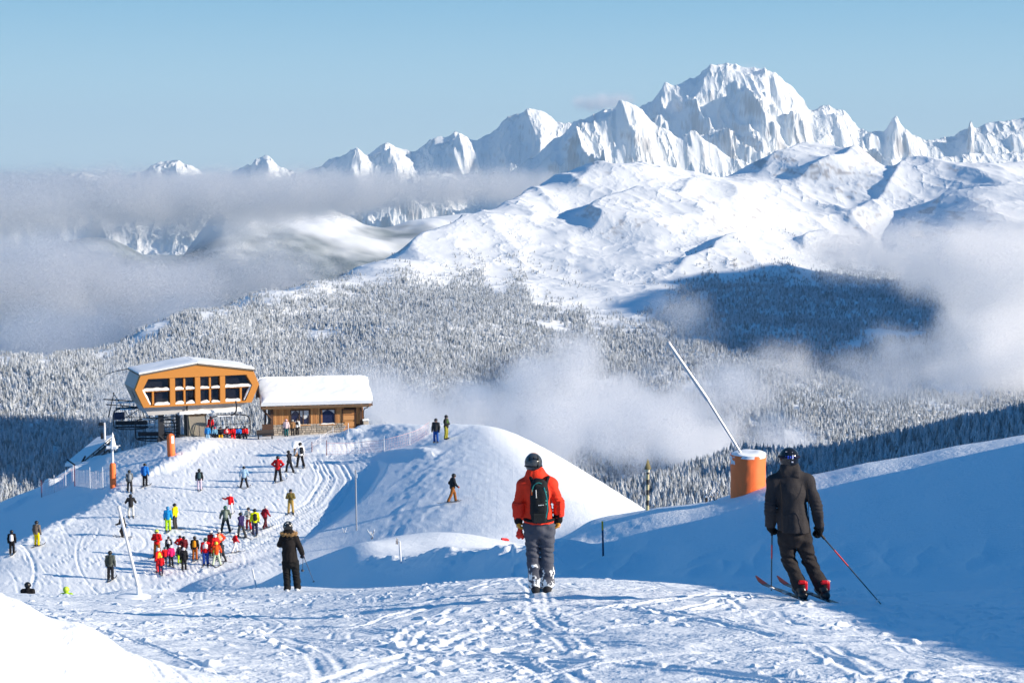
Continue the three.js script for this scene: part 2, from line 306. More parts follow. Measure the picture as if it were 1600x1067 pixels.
{
  const r = rng(23), R = bowlRaster;
  const bowl = (x, z) => { const [px, py] = pixelOf(new THREE.Vector3(x, -24, z)); return px < 585 - Math.max(0, py - 740) * 0.9 && py > 690 && px > 110 - (py - 760) * 0.8; };
  for (let n = 0; n < 1500; n++) {
    let x = -40 + r() * 42, z = -88 - r() * 70, a = gauss(r) * 0.7 + (r() < 0.3 ? 1.3 : 0) + 0.15; const bend = gauss(r) * 0.03, pts = [], L = 5 + r() * 22;
    for (let s = 0; s < L; s += 0.4) { if (!bowl(x, z)) break; pts.push([x, z]); x += Math.sin(a) * 0.4; z -= Math.cos(a) * 0.4; a += bend; }
    if (pts.length > 3) groove(R, pts, 0.06 + r() * 0.05, 0.015 + r() * r() * 0.05);
  }
  const arc = [[590, 0], [575, 0]];
  for (let n = 0; n < 80; n++) {                                     // wheel-like tracks that follow the rim
    const off = 6 + r() * 60, pts = []; const t0 = r() * 0.5, t1 = t0 + 0.2 + r() * 0.4;
    const rim = [[180, 945], [300, 915], [400, 872], [480, 832], [535, 800], [560, 765], [545, 742], [500, 735], [430, 728]];
    for (let t = t0; t < Math.min(t1, 1); t += 0.02) { const q = t * (rim.length - 1), k = Math.min(Math.floor(q), rim.length - 2), f = q - k, x = lerp(rim[k][0], rim[k + 1][0], f) - off, y = lerp(rim[k][1], rim[k + 1][1], f) - off * 0.12, p = at(x, y, 24 * FOCAL / (y - HORIZON)); pts.push([p.x, p.z]); }
    groove(R, pts, 0.06 + r() * 0.07, 0.03 + r() * 0.05);
  }
  for (let n = 0; n < 6000; n++) {
    const z = -88 - r() * 70, x = -42 + r() * 44; if (!bowl(x, z)) continue;
    const m = noise2(x * 0.2, z * 0.2) + 0.6 * noise2(x * 0.7, z * 0.5); if (m < r() - 0.4) continue;
    const s = 0.06 + 0.13 * Math.pow(r(), 3); clod(R, x, z, s, s * (0.2 + 0.35 * r()), r);
  }
}
function groundHeight(X, Z, fine = true) {
  let h = baseHeight(X, Z);
  const r = Math.hypot(X, Z), th = Math.atan2(X, -Z) * DEG;
  h += 0.10 * noise2(X * 0.22, Z * 0.16) * smoothstep(r, 6, 40) + 0.25 * noise2(X * 0.07 + 4, Z * 0.06) * smoothstep(r, 40, 90);
  if (!fine || Math.abs(th) > 20) return h;
  h += 0.018 * fbm(X * 0.9, Z * 0.7, 3) + 0.007 * noise2(X * 5, Z * 4);
  if (r < 46) {
    const m = smoothstep(X / -Z, -0.4, -0.25) * 0 + 1, mound = Math.exp(-(((X + 2.75) / 0.9) ** 2 + ((Z + 9.5) / 1.3) ** 2));
    h += (1 - 0.55 * clamp(mound * 1.4, 0, 1)) * foreRaster.get(X, Z) * m + clamp(mound * 1.6, 0, 1) * (0.055 * fbm(X * 2.6, Z * 2.2, 4, 0.55) + 0.03 * (ridged(X * 2.1, Z * 1.7, 3) - 0.5));
    h += 0.03 * fbm(X * 1.7 + 3, Z * 1.1, 3) * smoothstep(-Z, 4, 9) * (1 - smoothstep(-Z, 20, 42));
  } else if (-Z > 86) h += bowlRaster.get(X, Z);
  const wind = smoothstep(X, -9.5, -7) * smoothstep(-Z, 84, 100) * (1 - smoothstep(X, -5, -1.5));     // wind-carved crust on the left flank of the dome
  if (wind > 0.01) h += wind * 0.065 * (ridged(X * 0.8 + Z * 0.2, Z * 0.22, 3) - 0.5) + wind * 0.02 * noise2(X * 2.6, Z * 1.1);
  const toe = r < 62 && th > 0 ? smoothstep(-X * 0 + pixelRow(X, h, Z), 835, 862) * (1 - smoothstep(pixelRow(X, h, Z), 895, 906)) * smoothstep(r, 28, 34) : 0;
  if (toe > 0.01) h += toe * 0.22 * (ridged(X * 0.7 + Z * 0.25, Z * 0.3 - X * 0.15, 3) - 0.45);
  return h;
}
function pixelRow(X, H, Z) { const y = H * CP - Z * SP, z = H * SP + Z * CP; return H0 / 2 - FOCAL * y / -z; }
// first point of the slope under a pixel
function hit(x, y, d0 = 4, d1 = 240) {
  let last = null;
  for (let d = d0; d < d1; d *= 1.004) { const p = at(x, y, d); if (p.y < groundHeight(p.x, p.z, false)) { let a = last ?? d0, b = d; for (let k = 0; k < 14; k++) { const m = (a + b) / 2, q = at(x, y, m); if (q.y < groundHeight(q.x, q.z, false)) b = m; else a = m; } const q = at(x, y, b); q.y = groundHeight(q.x, q.z); return q; } last = d; }
  return null;
}
function noiseTexture(n, seed, f, period) {                          // tileable grey texture
  const d = new Uint8Array(n * n * 4);
  for (let y = 0; y < n; y++) for (let x = 0; x < n; x++) { const v = clamp(f(x / n, y / n), 0, 1) * 255, o = (y * n + x) * 4; d[o] = d[o + 1] = d[o + 2] = v; d[o + 3] = 255; }
  const t = new THREE.DataTexture(d, n, n); t.wrapS = t.wrapT = THREE.RepeatWrapping; t.magFilter = THREE.LinearFilter; t.needsUpdate = true; return t;
}
function tile(x, y, s, f) { const a = f(x * s, y * s), b = f((x - 1) * s, y * s), c = f(x * s, (y - 1) * s), d = f((x - 1) * s, (y - 1) * s); return lerp(lerp(a, b, x), lerp(c, d, x), y); }
const grainTexture = noiseTexture(512, 1, (x, y) => 0.5 + 0.5 * tile(x, y, 24, (a, b) => fbm(a, b, 5, 0.62)) * 1.6);
grainTexture.repeat.set(0.55, 0.55);
const snowMaterial = std(0.80, 0.86, 0.91, 0.75, { bumpMap: grainTexture, bumpScale: 0.02 });
{
  const th = [], rr = [];
  for (let a = -115; a < -17.2; a += 2) th.push(a); for (let i = 0; i <= 900; i++) th.push(-17.2 + 34.4 * i / 900); for (let a = 18.2; a < 150; a += 1.2) th.push(a);
  let r = 1.7; while (r < 262) { rr.push(r); r *= 1 + (r < 8 ? 0.03 : r < 32 ? 0.0021 : r < 44 ? 0.003 : r < 70 ? 0.0045 : r < 164 ? 0.0036 : 0.02); }
  const g = sheet(th.length, rr.length, (i, j) => { const a = th[i] / DEG, X = Math.sin(a) * rr[j], Z = -Math.cos(a) * rr[j]; return [X, groundHeight(X, Z), Z]; });
  struct('snow_slope', g, snowMaterial, 'trodden white ski slope with tracks, banks and a smooth dome', 'snow');
  console.log('slope', th.length, rr.length);
}
// ---------------------------------------------------------------- the far country
// a spline surface over (column of the photograph / 250, 3 ln depth) that gives the height over the depth
function farSurface(points, x0, x1, d0, d1, smooth = 1e-4) {
  const pts = points.map(([x, y, d]) => [x / 250, Math.log(d) * 3, (HORIZON - y) / FOCAL]);
  const f = tabulated(spline(pts, smooth), x0 / 250, x1 / 250, 160, Math.log(d0) * 3, Math.log(d1) * 3, 160);
  return (X, d) => f((W0 / 2 + X / d * FOCAL) / 250, Math.log(d) * 3) * d;
}
function farSheet(x0, x1, nx, depths, H) {
  return sheet(nx, depths.length, (i, j) => { const d = depths[j], X = (x0 + (x1 - x0) * i / (nx - 1) - W0 / 2) / FOCAL * d; return [X, H(X, d), -d]; }, 0.02);
}
// bare rock shows where the snow cannot lie
function rocky(g, flat, steep, size) {
  const p = g.attributes.position, n = g.attributes.normal, c = new Float32Array(p.count * 3);
  for (let i = 0; i < p.count; i++) {
    const t = 0.7 * smoothstep(-n.getY(i) + 0.16 * noise2(p.getX(i) / size * 4, p.getY(i) / size * 9) + 0.10 * noise2(p.getX(i) / size * 13, p.getY(i) / size * 19), -flat, -steep), k = 0.9 + 0.1 * noise2(p.getX(i) / size, p.getY(i) / size);
    c[i * 3] = lerp(0.78, 0.27, t * k); c[i * 3 + 1] = lerp(0.83, 0.26, t * k); c[i * 3 + 2] = lerp(0.87, 0.27, t * k);
  }
  g.setAttribute('color', new THREE.BufferAttribute(c, 3));
}
const steps = (a, b, n) => Array.from({ length: n }, (_, i) => a * Math.pow(b / a, i / (n - 1)));
// broken relief too fine for the far meshes: a tile of crags and gullies, used at the size each mountain calls for
const cragTexture = noiseTexture(512, 4, (x, y) => 0.15 + 0.75 * tile(x, y, 5, (a, b) => ridged(a, b, 6, 0.6)));
function crags(period, height, m) { const t = cragTexture.clone(); t.repeat.set(50 / period, 33 / period); t.needsUpdate = true; m.bumpMap = t; m.bumpScale = height; return m; }
const farSnow = std(0.76, 0.81, 0.85, 0.85);

// the forested hill across the valley and the snow mountain above it
const hillPoints = [];
for (const [x, y, d] of [[-350, 575, 2900], [-150, 562, 3000], [0, 551, 3100], [150, 541, 3400], [230, 512, 3700], [300, 486, 4000], [400, 460, 4400], [480, 442, 4900], [560, 414, 5500], [640, 380, 6100], [700, 356, 6500], [800, 312, 7100], [880, 273, 7600], [905, 263, 7800], [990, 251, 8000], [1060, 262, 8100], [1115, 276, 8100], [1180, 250, 8500], [1240, 229, 8700], [1290, 225, 8700], [1350, 241, 8400], [1400, 260, 8200], [1440, 246, 8500], [1500, 256, 8300], [1560, 249, 8400], [1620, 252, 8400], [1750, 250, 8500], [1950, 260, 8500]]) hillPoints.push([x, y, d], [x, y + 14, d * 1.06], [x, y + 70, d * 1.22], [x, y + 220, d * 1.6]);
for (const [x, y, d] of [[560, 450, 4900], [700, 430, 5300], [780, 380, 6000], [900, 330, 6700], [900, 410, 5700], [900, 480, 4900], [1000, 300, 7300], [1000, 380, 6200], [1000, 450, 5300], [1150, 300, 7500], [1200, 360, 6700], [1250, 300, 7400], [1300, 410, 5900], [1200, 450, 5300], [1200, 530, 4300], [1400, 300, 7400], [1420, 380, 6300], [1450, 450, 5300], [1600, 310, 7300], [1600, 400, 6000], [1800, 330, 7000],
  [-350, 700, 2350], [0, 640, 2600], [0, 760, 2150], [0, 900, 1800], [200, 600, 2950], [200, 740, 2250], [300, 550, 3350], [350, 680, 2600], [450, 520, 3900], [500, 620, 3000], [600, 480, 4400], [650, 560, 3500], [600, 720, 2550], [800, 500, 4400], [800, 600, 3500], [800, 760, 2500], [950, 560, 4000], [950, 680, 3100], [1000, 850, 2200], [1100, 600, 3700], [1300, 560, 4000], [1300, 660, 3300], [1250, 800, 2500], [1500, 520, 4400], [1550, 620, 3600], [1500, 760, 2700], [1800, 480, 5000], [1800, 600, 3800], [1900, 800, 2500], [-350, 1000, 1500], [600, 1000, 1600], [1500, 1000, 1700]]) hillPoints.push([x, y, d]);
const hillBase = farSurface(hillPoints, -400, 2050, 1500, 14000);
// ridges of the snow mountain: steep on the shaded left, long and smooth on the sunny right
const spurs = [
  [[[905, 262, 7850], [862, 290, 7450], [800, 326, 7000], [735, 357, 6550], [655, 392, 6050], [600, 416, 5700]], 120, 150, 700],
  [[[1270, 222, 8750], [1238, 243, 8500], [1200, 258, 8250], [1160, 276, 8000]], 95, 170, 700],
  [[[1345, 236, 8450], [1310, 252, 8200], [1262, 262, 8000], [1215, 280, 7800]], 70, 120, 500],
  [[[1030, 322, 7050], [985, 341, 6800], [925, 364, 6450], [880, 380, 6250]], 80, 110, 520],
  [[[1425, 258, 8250], [1385, 276, 7950], [1340, 296, 7500], [1300, 320, 7050]], 85, 120, 480],
  [[[1296, 333, 6950], [1266, 352, 6650], [1254, 370, 6400]], 50, 70, 360],
  [[[1480, 300, 7500], [1440, 322, 7100], [1395, 345, 6750]], 50, 90, 400],
  [[[995, 252, 8000], [965, 280, 7700], [940, 312, 7300], [905, 335, 6950]], 45, 120, 500],
  [[[1110, 300, 7600], [1080, 330, 7100], [1060, 350, 6900]], 30, 90, 400],
  [[[1160, 385, 6250], [1120, 405, 5950], [1075, 440, 5500]], 45, 80, 350],
].map(spurLine);
function spurLine([p, h, wl, wr]) { return { p: p.map(([x, y, d]) => [(x - W0 / 2) / FOCAL * d, d]), h, wl, wr }; }
function spurRise(X, d, list = spurs) {
  let s = 0;
  for (const L of list) {
    if (Math.abs(d - L.p[0][1]) > 6000 || Math.abs(X - L.p[0][0]) > 5000) continue;
    let best = 1e9, side = 0, tt = 0;
    for (let i = 0; i < L.p.length - 1; i++) {
      const [ax, az] = L.p[i], dx = L.p[i + 1][0] - ax, dz = L.p[i + 1][1] - az, t = clamp(((X - ax) * dx + (d - az) * dz) / (dx * dx + dz * dz), 0, 1), q = Math.hypot(X - ax - dx * t, d - az - dz * t);
      if (q < best) { best = q; side = (X - ax) * dz - (d - az) * dx; tt = (i + t) / (L.p.length - 1); }
    }
    const right = side < 0, k = best / (right ? L.wr : L.wl);
    if (k < 3) s += L.h * (right ? Math.exp(-k * k * 1.5) : Math.exp(-k * 1.6)) * smoothstep(1 - tt, 0, 0.35) * smoothstep(tt, -0.04, 0.22);
  }
  return s;
}
function hillRaw(X, d) {
  const x = W0 / 2 + X / d * FOCAL, h = hillBase(X, d);
  const alp = smoothstep(h, -420, -120) * smoothstep(d, 4200, 6000);
  let k = 24 * fbm(X / 420, d / 420, 4) * (1 - 0.6 * alp) + 6 * fbm(X / 110, d / 110, 3) * (1 - 0.75 * alp);
  if (d > 5000) k += spurRise(X + 70 * noise2(X / 260, d / 300), d + 70 * noise2(X / 240 + 5, d / 300));
  if (alp > 0) {
    const wx = X + 260 * noise2(X / 1400, d / 1600), wd = d + 320 * noise2(X / 1300 + 7, d / 1500);
    k += alp * (95 * (ridged(wx / 1700 + wd / 5200, wd / 2900, 4, 0.42) - 0.5) + 34 * (ridged(wx / 430 + wd / 2600, wd / 1000, 4, 0.5) - 0.5) * smoothstep(noise2(wx / 900, wd / 1100), -0.2, 0.5));
  }
  k += alp * 17 * (ridged(X / 170 + d / 800, d / 300, 5, 0.55) - 0.5) * (0.5 + 0.5 * smoothstep(noise2(X / 500, d / 700), -0.3, 0.4));
  return h + k;
}
// the skyline of that mountain is brought to the photograph's, column by column
const hillCrest = curve1([[480, 440], [560, 413], [640, 379], [700, 354], [760, 328], [800, 311], [840, 290], [880, 271], [905, 262], [945, 256], [990, 250], [1030, 256], [1060, 261], [1090, 270], [1115, 276], [1150, 263], [1180, 251], [1215, 238], [1240, 228], [1265, 223], [1290, 224], [1320, 231], [1350, 240], [1375, 252], [1400, 260], [1420, 256], [1440, 247], [1470, 251], [1500, 256], [1560, 249], [1620, 252], [1700, 250]], false);
const lift = Array.from({ length: 126 }, (_, i) => { const x = 480 + i * 10; let top = 1e9; for (let d = 5000; d < 10500; d *= 1.006) top = Math.min(top, HORIZON - hillRaw((x - W0 / 2) / FOCAL * d, d) / d * FOCAL); return [x, top - hillCrest(x)]; });
const liftAt = curve1(lift.map((v, i) => { let s = 0, w = 0; for (let k = -9; k <= 9; k++) { const q = lift[clamp(i + k, 0, lift.length - 1)], g = Math.exp(-k * k / 26); s += q[1] * g; w += g; } return [v[0], s / w]; }), false);
const hillHeight = (X, d) => hillRaw(X, d) + (d > 4600 ? liftAt(W0 / 2 + X / d * FOCAL) * d / FOCAL * smoothstep(d, 4600, 7000) * smoothstep(W0 / 2 + X / d * FOCAL, 500, 640) : 0);
const hillDepths = [...steps(1500, 4000, 180), ...steps(4020, 8900, 380), ...steps(9000, 13500, 24)];
const hillSheet = farSheet(-340, 1960, 760, hillDepths, hillHeight);
rocky(hillSheet, 0.83, 0.70, 120);
struct('snowy_mountain_and_hill', hillSheet, crags(620, 15, new THREE.MeshStandardMaterial({ vertexColors: true, roughness: 0.85 })), 'broad snow mountain with smooth white slopes above a forested valley side', 'mountain');

// the near forest edge on the right, beyond the bank
const spurPoints = [];
for (const [x, y, d] of [[850, 830, 1050], [940, 792, 1150], [1010, 768, 1250], [1100, 740, 1400], [1150, 722, 1480], [1200, 722, 1480], [1290, 716, 1500], [1400, 694, 1500], [1500, 674, 1500], [1600, 655, 1500], [1750, 620, 1500], [2000, 560, 1500]]) { const dd = Math.min(d, 900 + (d - 900) * 0.66); spurPoints.push([x, y, dd], [x, y + 34, dd * 0.88], [x, y + 110, dd * 0.7], [x, y + 10, dd * 1.08], [x, y + 90, dd * 1.3]); }
const spurBase = farSurface(spurPoints, 800, 2050, 560, 1800);
const spurHeight = (X, d) => spurBase(X, d) + 7 * fbm(X / 120, d / 120, 4);
struct('wooded_spur', farSheet(820, 2040, 260, steps(620, 1650, 130), spurHeight), farSnow, 'snowy wooded spur falling away behind the right-hand bank', 'hill');

// steep ridges off to the right, whose shadows fill the valley below the lift, the spur and the wooded bowl
function ridgeSheet(X0, crest, z0, z1, slope, wide = 900) {
  const H = (X, Z) => crest(Z + 40 * noise2(Z / 160, 3)) - slope * Math.abs(X - X0 - 40 * noise2(Z / 200, 9)) + 34 * fbm(X / 120, Z / 120, 5);
  return sheet(60, 110, (i, j) => { const X = X0 + wide * (i / 59 - 0.5), Z = z0 + (z1 - z0) * j / 109; return [X, Math.max(-520, H(X, Z)), Z]; }, 0.02);
}
struct('steep_ridge', ridgeSheet(1700, curve1([[-2170, -500], [-2070, 250], [-1990, 560], [-1900, 660], [-1750, 640], [-1630, 600], [-1560, 480], [-1500, -500]]), -1400, -2280, 1.1, 1600), farSnow, 'steep snow ridge across the valley on the right', 'mountain');
struct('wooded_ridge', ridgeSheet(640, curve1([[-1400, -500], [-1330, -60], [-1200, -10], [-1000, 0], [-850, -40], [-760, -400]]), -700, -1450, 1.1), farSnow, 'steep snowy ridge to the right of the wooded spur', 'hill');
struct('steep_peak', ridgeSheet(3800, curve1([[-5350, -450], [-5080, 820], [-4700, 930], [-4300, 1000], [-3900, 960], [-3400, 900], [-3050, 780], [-2800, -450]]), -2750, -5500, 0.9, 2600), farSnow, 'steep snow peak to the right of the wooded bowl', 'mountain');

// hazy mountains across the valley on the left
const hazyPoints = [];
for (const [x, y, d] of [[-300, 420, 11500], [-100, 395, 12000], [60, 375, 12500], [160, 358, 12800], [215, 380, 12600], [270, 395, 12600], [330, 348, 13500], [420, 340, 14000], [520, 336, 14500], [580, 352, 14200], [640, 330, 15000], [760, 320, 15500], [900, 330, 15500], [1000, 350, 15500]]) hazyPoints.push([x, y, d], [x, y + 60, d * 0.88], [x, y + 160, d * 0.7], [x, y + 20, d * 1.08], [x, y + 120, d * 1.3]);
const hazyBase = farSurface(hazyPoints, -350, 1050, 7500, 20000);
const hazyHeight = (X, d) => hazyBase(X, d) + 210 * (ridged(X / 2600, d / 3800 + 2, 5, 0.55) - 0.5) + 40 * fbm(X / 400, d / 400, 3);
// fir woods on the lower valley sides, too far to tell the trees apart: snow colour above, patches of dark wood below
function wooded(g, low, high, size) {
  const p = g.attributes.position, c = new Float32Array(p.count * 3);
  for (let i = 0; i < p.count; i++) {
    const n = fbm(p.getX(i) / size, p.getZ(i) / size, 5, 0.6), s = smoothstep(p.getY(i) + (high - low) * 0.9 * n, low, high), q = clamp(0.5 + 0.9 * noise2(p.getX(i) / size * 9, p.getZ(i) / size * 9), 0, 1), w = [0.10 + 0.16 * q, 0.14 + 0.17 * q, 0.16 + 0.18 * q];
    for (let k = 0; k < 3; k++) c[i * 3 + k] = lerp(w[k], [0.82, 0.87, 0.91][k], s);
  }
  g.setAttribute('color', new THREE.BufferAttribute(c, 3)); return g;
}
const woodedMaterial = new THREE.MeshStandardMaterial({ vertexColors: true, roughness: 0.95 });
struct('valley_mountain', wooded(farSheet(-320, 1040, 420, steps(7800, 19000, 220), hazyHeight), -640, -430, 900), woodedMaterial, 'hazy snow mountains under the cloud deck on the left', 'mountain');

// the high range on the skyline: a main crest, with a lower front crest before it
const crestMain = curve1([[-200, 300], [60, 290], [100, 268], [130, 262], [160, 271], [195, 283], [215, 263], [250, 249], [276, 244], [300, 254], [335, 275], [352, 272], [372, 260], [392, 256], [402, 244], [418, 239], [440, 258], [470, 268], [490, 260], [528, 244], [556, 229], [572, 238], [604, 219], [622, 226], [645, 236], [690, 211], [714, 203], [742, 214], [762, 207], [800, 177], [822, 173], [842, 180], [870, 192], [905, 186], [960, 190], [1008, 158], [1040, 137], [1082, 118], [1112, 103], [1134, 101], [1160, 106], [1188, 108], [1204, 128], [1232, 146], [1250, 156], [1262, 172], [1288, 162], [1312, 171], [1344, 200], [1352, 208], [1376, 206], [1393, 188], [1408, 206], [1428, 210], [1446, 216], [1480, 212], [1508, 198], [1512, 186], [1519, 197], [1545, 189], [1572, 186], [1600, 181], [1640, 190], [1760, 215], [1900, 240]]);
const crestFront = curve1([[-200, 330], [300, 330], [500, 300], [700, 268], [790, 262], [830, 236], [870, 206], [905, 182], [945, 168], [965, 166], [988, 177], [1030, 200], [1075, 216], [1110, 226], [1150, 243], [1200, 262], [1270, 268], [1400, 258], [1470, 240], [1520, 236], [1580, 234], [1640, 240], [1900, 270]]);
function crestShape(profile, D, X, d, slopeIn, slopeOut, seed) {
  const x = W0 / 2 + X / d * FOCAL, sway = 500 * noise2(X / 2600 + seed, 1.7) + 260 * noise2(X / 900, seed);
  const top = (HORIZON - profile(x)) / FOCAL * D, off = d - D - sway;
  return top - (off < 0 ? -off * slopeIn : off * slopeOut);
}
const rangeSpurs = [
  [[[1188, 108, 38300], [1212, 150, 37700], [1238, 200, 37000], [1258, 250, 36300]], 620, 420, 1100], [[[1112, 103, 38300], [1092, 150, 37700], [1066, 210, 36900]], 300, 300, 800], [[[1040, 138, 38300], [1034, 180, 37700], [1020, 220, 37100]], 240, 260, 600],
  [[[1290, 163, 38300], [1312, 200, 37700], [1322, 240, 37100]], 300, 260, 700], [[[1393, 189, 38300], [1402, 225, 37700]], 260, 220, 600], [[[1346, 204, 38300], [1356, 240, 37700]], 200, 200, 500],
  [[[962, 167, 34850], [986, 205, 34300], [1012, 245, 33700]], 380, 300, 800], [[[905, 183, 34850], [900, 225, 34300], [885, 262, 33700]], 260, 260, 600], [[[1075, 216, 34850], [1092, 250, 34300]], 200, 200, 500],
  [[[820, 174, 38300], [838, 210, 37700], [850, 245, 37100]], 320, 260, 700], [[[714, 203, 38300], [730, 240, 37700]], 260, 240, 600], [[[604, 220, 38300], [622, 255, 37700]], 220, 220, 500], [[[556, 230, 38300], [566, 262, 37700]], 180, 200, 500],
  [[[1512, 188, 38300], [1520, 230, 37700]], 260, 220, 600], [[[1572, 187, 38300], [1584, 225, 37700]], 240, 220, 500], [[[418, 240, 38300], [428, 268, 37800]], 160, 180, 400], [[[276, 245, 38300], [290, 270, 37800]], 160, 180, 400],
].map(spurLine);
function rangeHeight(X, d) {
  const wx = X + 520 * noise2(X / 2300, d / 2300) + 160 * noise2(X / 700, d / 700 + 3), wd = d + 620 * noise2(X / 2000 + 9, d / 2400) + 180 * noise2(X / 640 + 4, d / 800);
  const sx = wx + 0.75 * wd, big = ridged(sx / 2300, (wd - 0.4 * wx) / 4600, 8, 0.6), mid = ridged(sx / 760, (wd - 0.3 * wx) / 1500 + 7, 7, 0.7), crag = ridged(X / 330 + d / 800, d / 420 - X / 1100, 5, 0.62);
  const a = crestShape(crestMain, 38500, X, d, 0.66, 0.9, 3.3), b = crestShape(crestFront, 35000, X, d, 0.62, 0.8, 8.1);
  const ka = smoothstep(Math.abs(d - 38500), 100, 1700), kb = smoothstep(Math.abs(d - 35000), 100, 1400), m = 1300 * (big - 0.52) + 520 * (mid - 0.48) + 190 * (crag - 0.5);
  const rise = spurRise(wx * 0.25 + X * 0.75, d * 0.8 + wd * 0.2, rangeSpurs);
  return Math.max(a + (0.08 + 0.92 * ka) * m + rise, b + (0.08 + 0.92 * kb) * m * 0.8 + rise, -2500) + 46 * (ridged(X / 190, d / 260, 3, 0.65) - 0.5);
}
const rangeDepths = []; for (let d = 30800; d < 40500; d += d < 32500 ? 100 : 50) rangeDepths.push(d);
const rangeSheet = farSheet(-120, 1720, 1400, rangeDepths, rangeHeight);
rocky(rangeSheet, 0.40, 0.22, 800);
struct('mountain_range', rangeSheet, crags(1500, 190, new THREE.MeshStandardMaterial({ vertexColors: true, roughness: 0.9 })), 'jagged snow-covered high range on the skyline with one great summit', 'mountains');

// the valley floor, far out to the horizon
struct('valley_floor', wooded(sheet(160, 160, (i, j) => { const X = (i / 159 - 0.5) * 110000, Z = 9000 - 75000 * j / 159; return [X, -1500 + 60 * noise2(X / 5000, Z / 5000) - (Math.hypot(X, Z) ** 2) / 12.7e6, Z]; }, 0.01), -900, -500, 1500), woodedMaterial, 'wooded valley floor under the clouds', 'valley');

// ---- snow-laden firs
function firGeometry(seed, tiers, sides, snow) {
  const r = rng(seed), pos = [], col = [];
  const S = [0.70, 0.77, 0.85], G = [0.018, 0.034, 0.042];
  const mix = (t) => S.map((s, k) => lerp(G[k], s, clamp(t, 0, 1)));
  const tri = (a, b, c, ca, cb, cc) => { for (const [p, q] of [[a, ca], [b, cb], [c, cc]]) { pos.push(...p); col.push(...q); } };
  for (let t = 0; t < tiers; t++) {
    const y0 = 0.08 + 0.80 * Math.pow(t / tiers, 0.92), y1 = Math.min(1, y0 + 1.05 / tiers + 0.1), R = 0.205 * (1 - 0.86 * t / tiers) * (0.86 + 0.3 * r()), ph = r() * 6.28;
    for (let k = 0; k < sides; k++) {
      const ang = (q) => ph + 6.2832 * q / sides, rr = R * (0.72 + 0.5 * r()), dy = (r() - 0.5) * 0.03, a0 = ang(k - 0.42 + 0.2 * r()), a1 = ang(k + 0.42), am = ang(k);
      const top = [0, y1, 0], tip = [Math.cos(am) * rr * 1.12, y0 - 0.015 + dy, Math.sin(am) * rr * 1.12], l = [Math.cos(a0) * rr * 0.8, y0 + 0.03 + dy, Math.sin(a0) * rr * 0.8], q = [Math.cos(a1) * rr * 0.8, y0 + 0.03 + dy, Math.sin(a1) * rr * 0.8], in_ = [0, y0 + 0.06, 0];
      const s = snow * (0.65 + 0.7 * r());
      tri(top, tip, l, mix(s * 0.75), mix(s * 1.05), mix(s * 0.8)); tri(top, q, tip, mix(s * 0.75), mix(s * 0.8), mix(s * 1.05));
      tri(l, tip, in_, mix(0.05), mix(0.25 * s), mix(0)); tri(tip, q, in_, mix(0.25 * s), mix(0.05), mix(0));
    }
  }
  const g = new THREE.BufferGeometry();
  g.setAttribute('position', new THREE.Float32BufferAttribute(pos, 3)); g.setAttribute('color', new THREE.Float32BufferAttribute(col, 3)); g.computeVertexNormals();
  return g;
}
const firMaterial = new THREE.MeshStandardMaterial({ vertexColors: true, roughness: 0.9 });
const firs = [firGeometry(1, 6, 7, 0.9), firGeometry(2, 7, 6, 0.72), firGeometry(3, 6, 7, 1.05), firGeometry(4, 5, 7, 0.48)];
function forest(label, spots, seed) {
  const r = rng(seed), wood = new THREE.Group(); wood.name = numbered('forest'); wood.userData = { label, category: 'forest', kind: 'stuff' }; scene.add(wood);
  firs.forEach((g, k) => {
    const mine = spots.filter((_, i) => i % firs.length === k), m = new THREE.InstancedMesh(g, firMaterial, mine.length), M = new THREE.Matrix4(), q = new THREE.Quaternion(), up = new THREE.Vector3(0, 1, 0), c = new THREE.Color();
    mine.forEach(([x, y, z, h], i) => { q.setFromAxisAngle(up, r() * 6.28); const w = h * (0.85 + 0.35 * r()); M.compose(new THREE.Vector3(x, y - 0.4, z), q, new THREE.Vector3(w, h, w)); m.setMatrixAt(i, M); });
    m.name = 'firs'; m.castShadow = m.receiveShadow = true; m.userData = { kind: 'stuff' }; wood.add(m);
  });
}
{
  // where the forest stands on the hill: below the tree line, with clearings
  const spots = [], r = rng(77);
  const treeLine = curve1([[-400, 535], [0, 545], [150, 533], [300, 476], [450, 434], [560, 432], [640, 416], [700, 412], [800, 425], [850, 440], [900, 470], [960, 490], [1020, 470], [1060, 430], [1150, 408], [1250, 408], [1400, 400], [1500, 430], [1700, 400]]);
  let tried = 0;
  while (tried++ < 260000) {
    const x = -60 + 1720 * r(), d = 1900 * Math.pow(6900 / 1900, Math.pow(r(), 0.85)), X = (x - W0 / 2) / FOCAL * d, h = hillHeight(X, d), y = HORIZON - h / d * FOCAL;
    const line = treeLine(x) + 16 * noise2(x / 30, 3);
    if (y < line - 70 || y > 830) continue;
    if (y < line) { if (noise2(X / 60, d / 110) < 0.42 || r() > 0.16 + (y - line) / 500) continue; spots.push([X, h, -d, 5 + 7 * r()]); continue; }
    const edge = smoothstep(y, line, line + 34), n = fbm(X / 230, d / 230, 4);
    let dens = clamp(0.92 - 2.6 * Math.max(0, n - 0.26), 0, 1) * lerp(0.35, 1, edge);
    if (y < line + 26 && noise2(x / 24, y / 12) > 0.1) dens *= 0.2;
    if (x > 1230 && x < 1560 && y > 600) dens *= 0.55 - 0.9 * noise2(X / 120, d / 120);
    if (r() > dens) continue;
    spots.push([X, h, -d, (6.5 + 12 * Math.pow(r(), 1.4)) * (0.85 + 0.25 * n) * (y < line + 20 ? 0.75 : 1)]);
  }
  console.log('hill trees', spots.length);
  forest('snow-laden fir forest covering the valley side below the snow mountain', spots, 5);
}
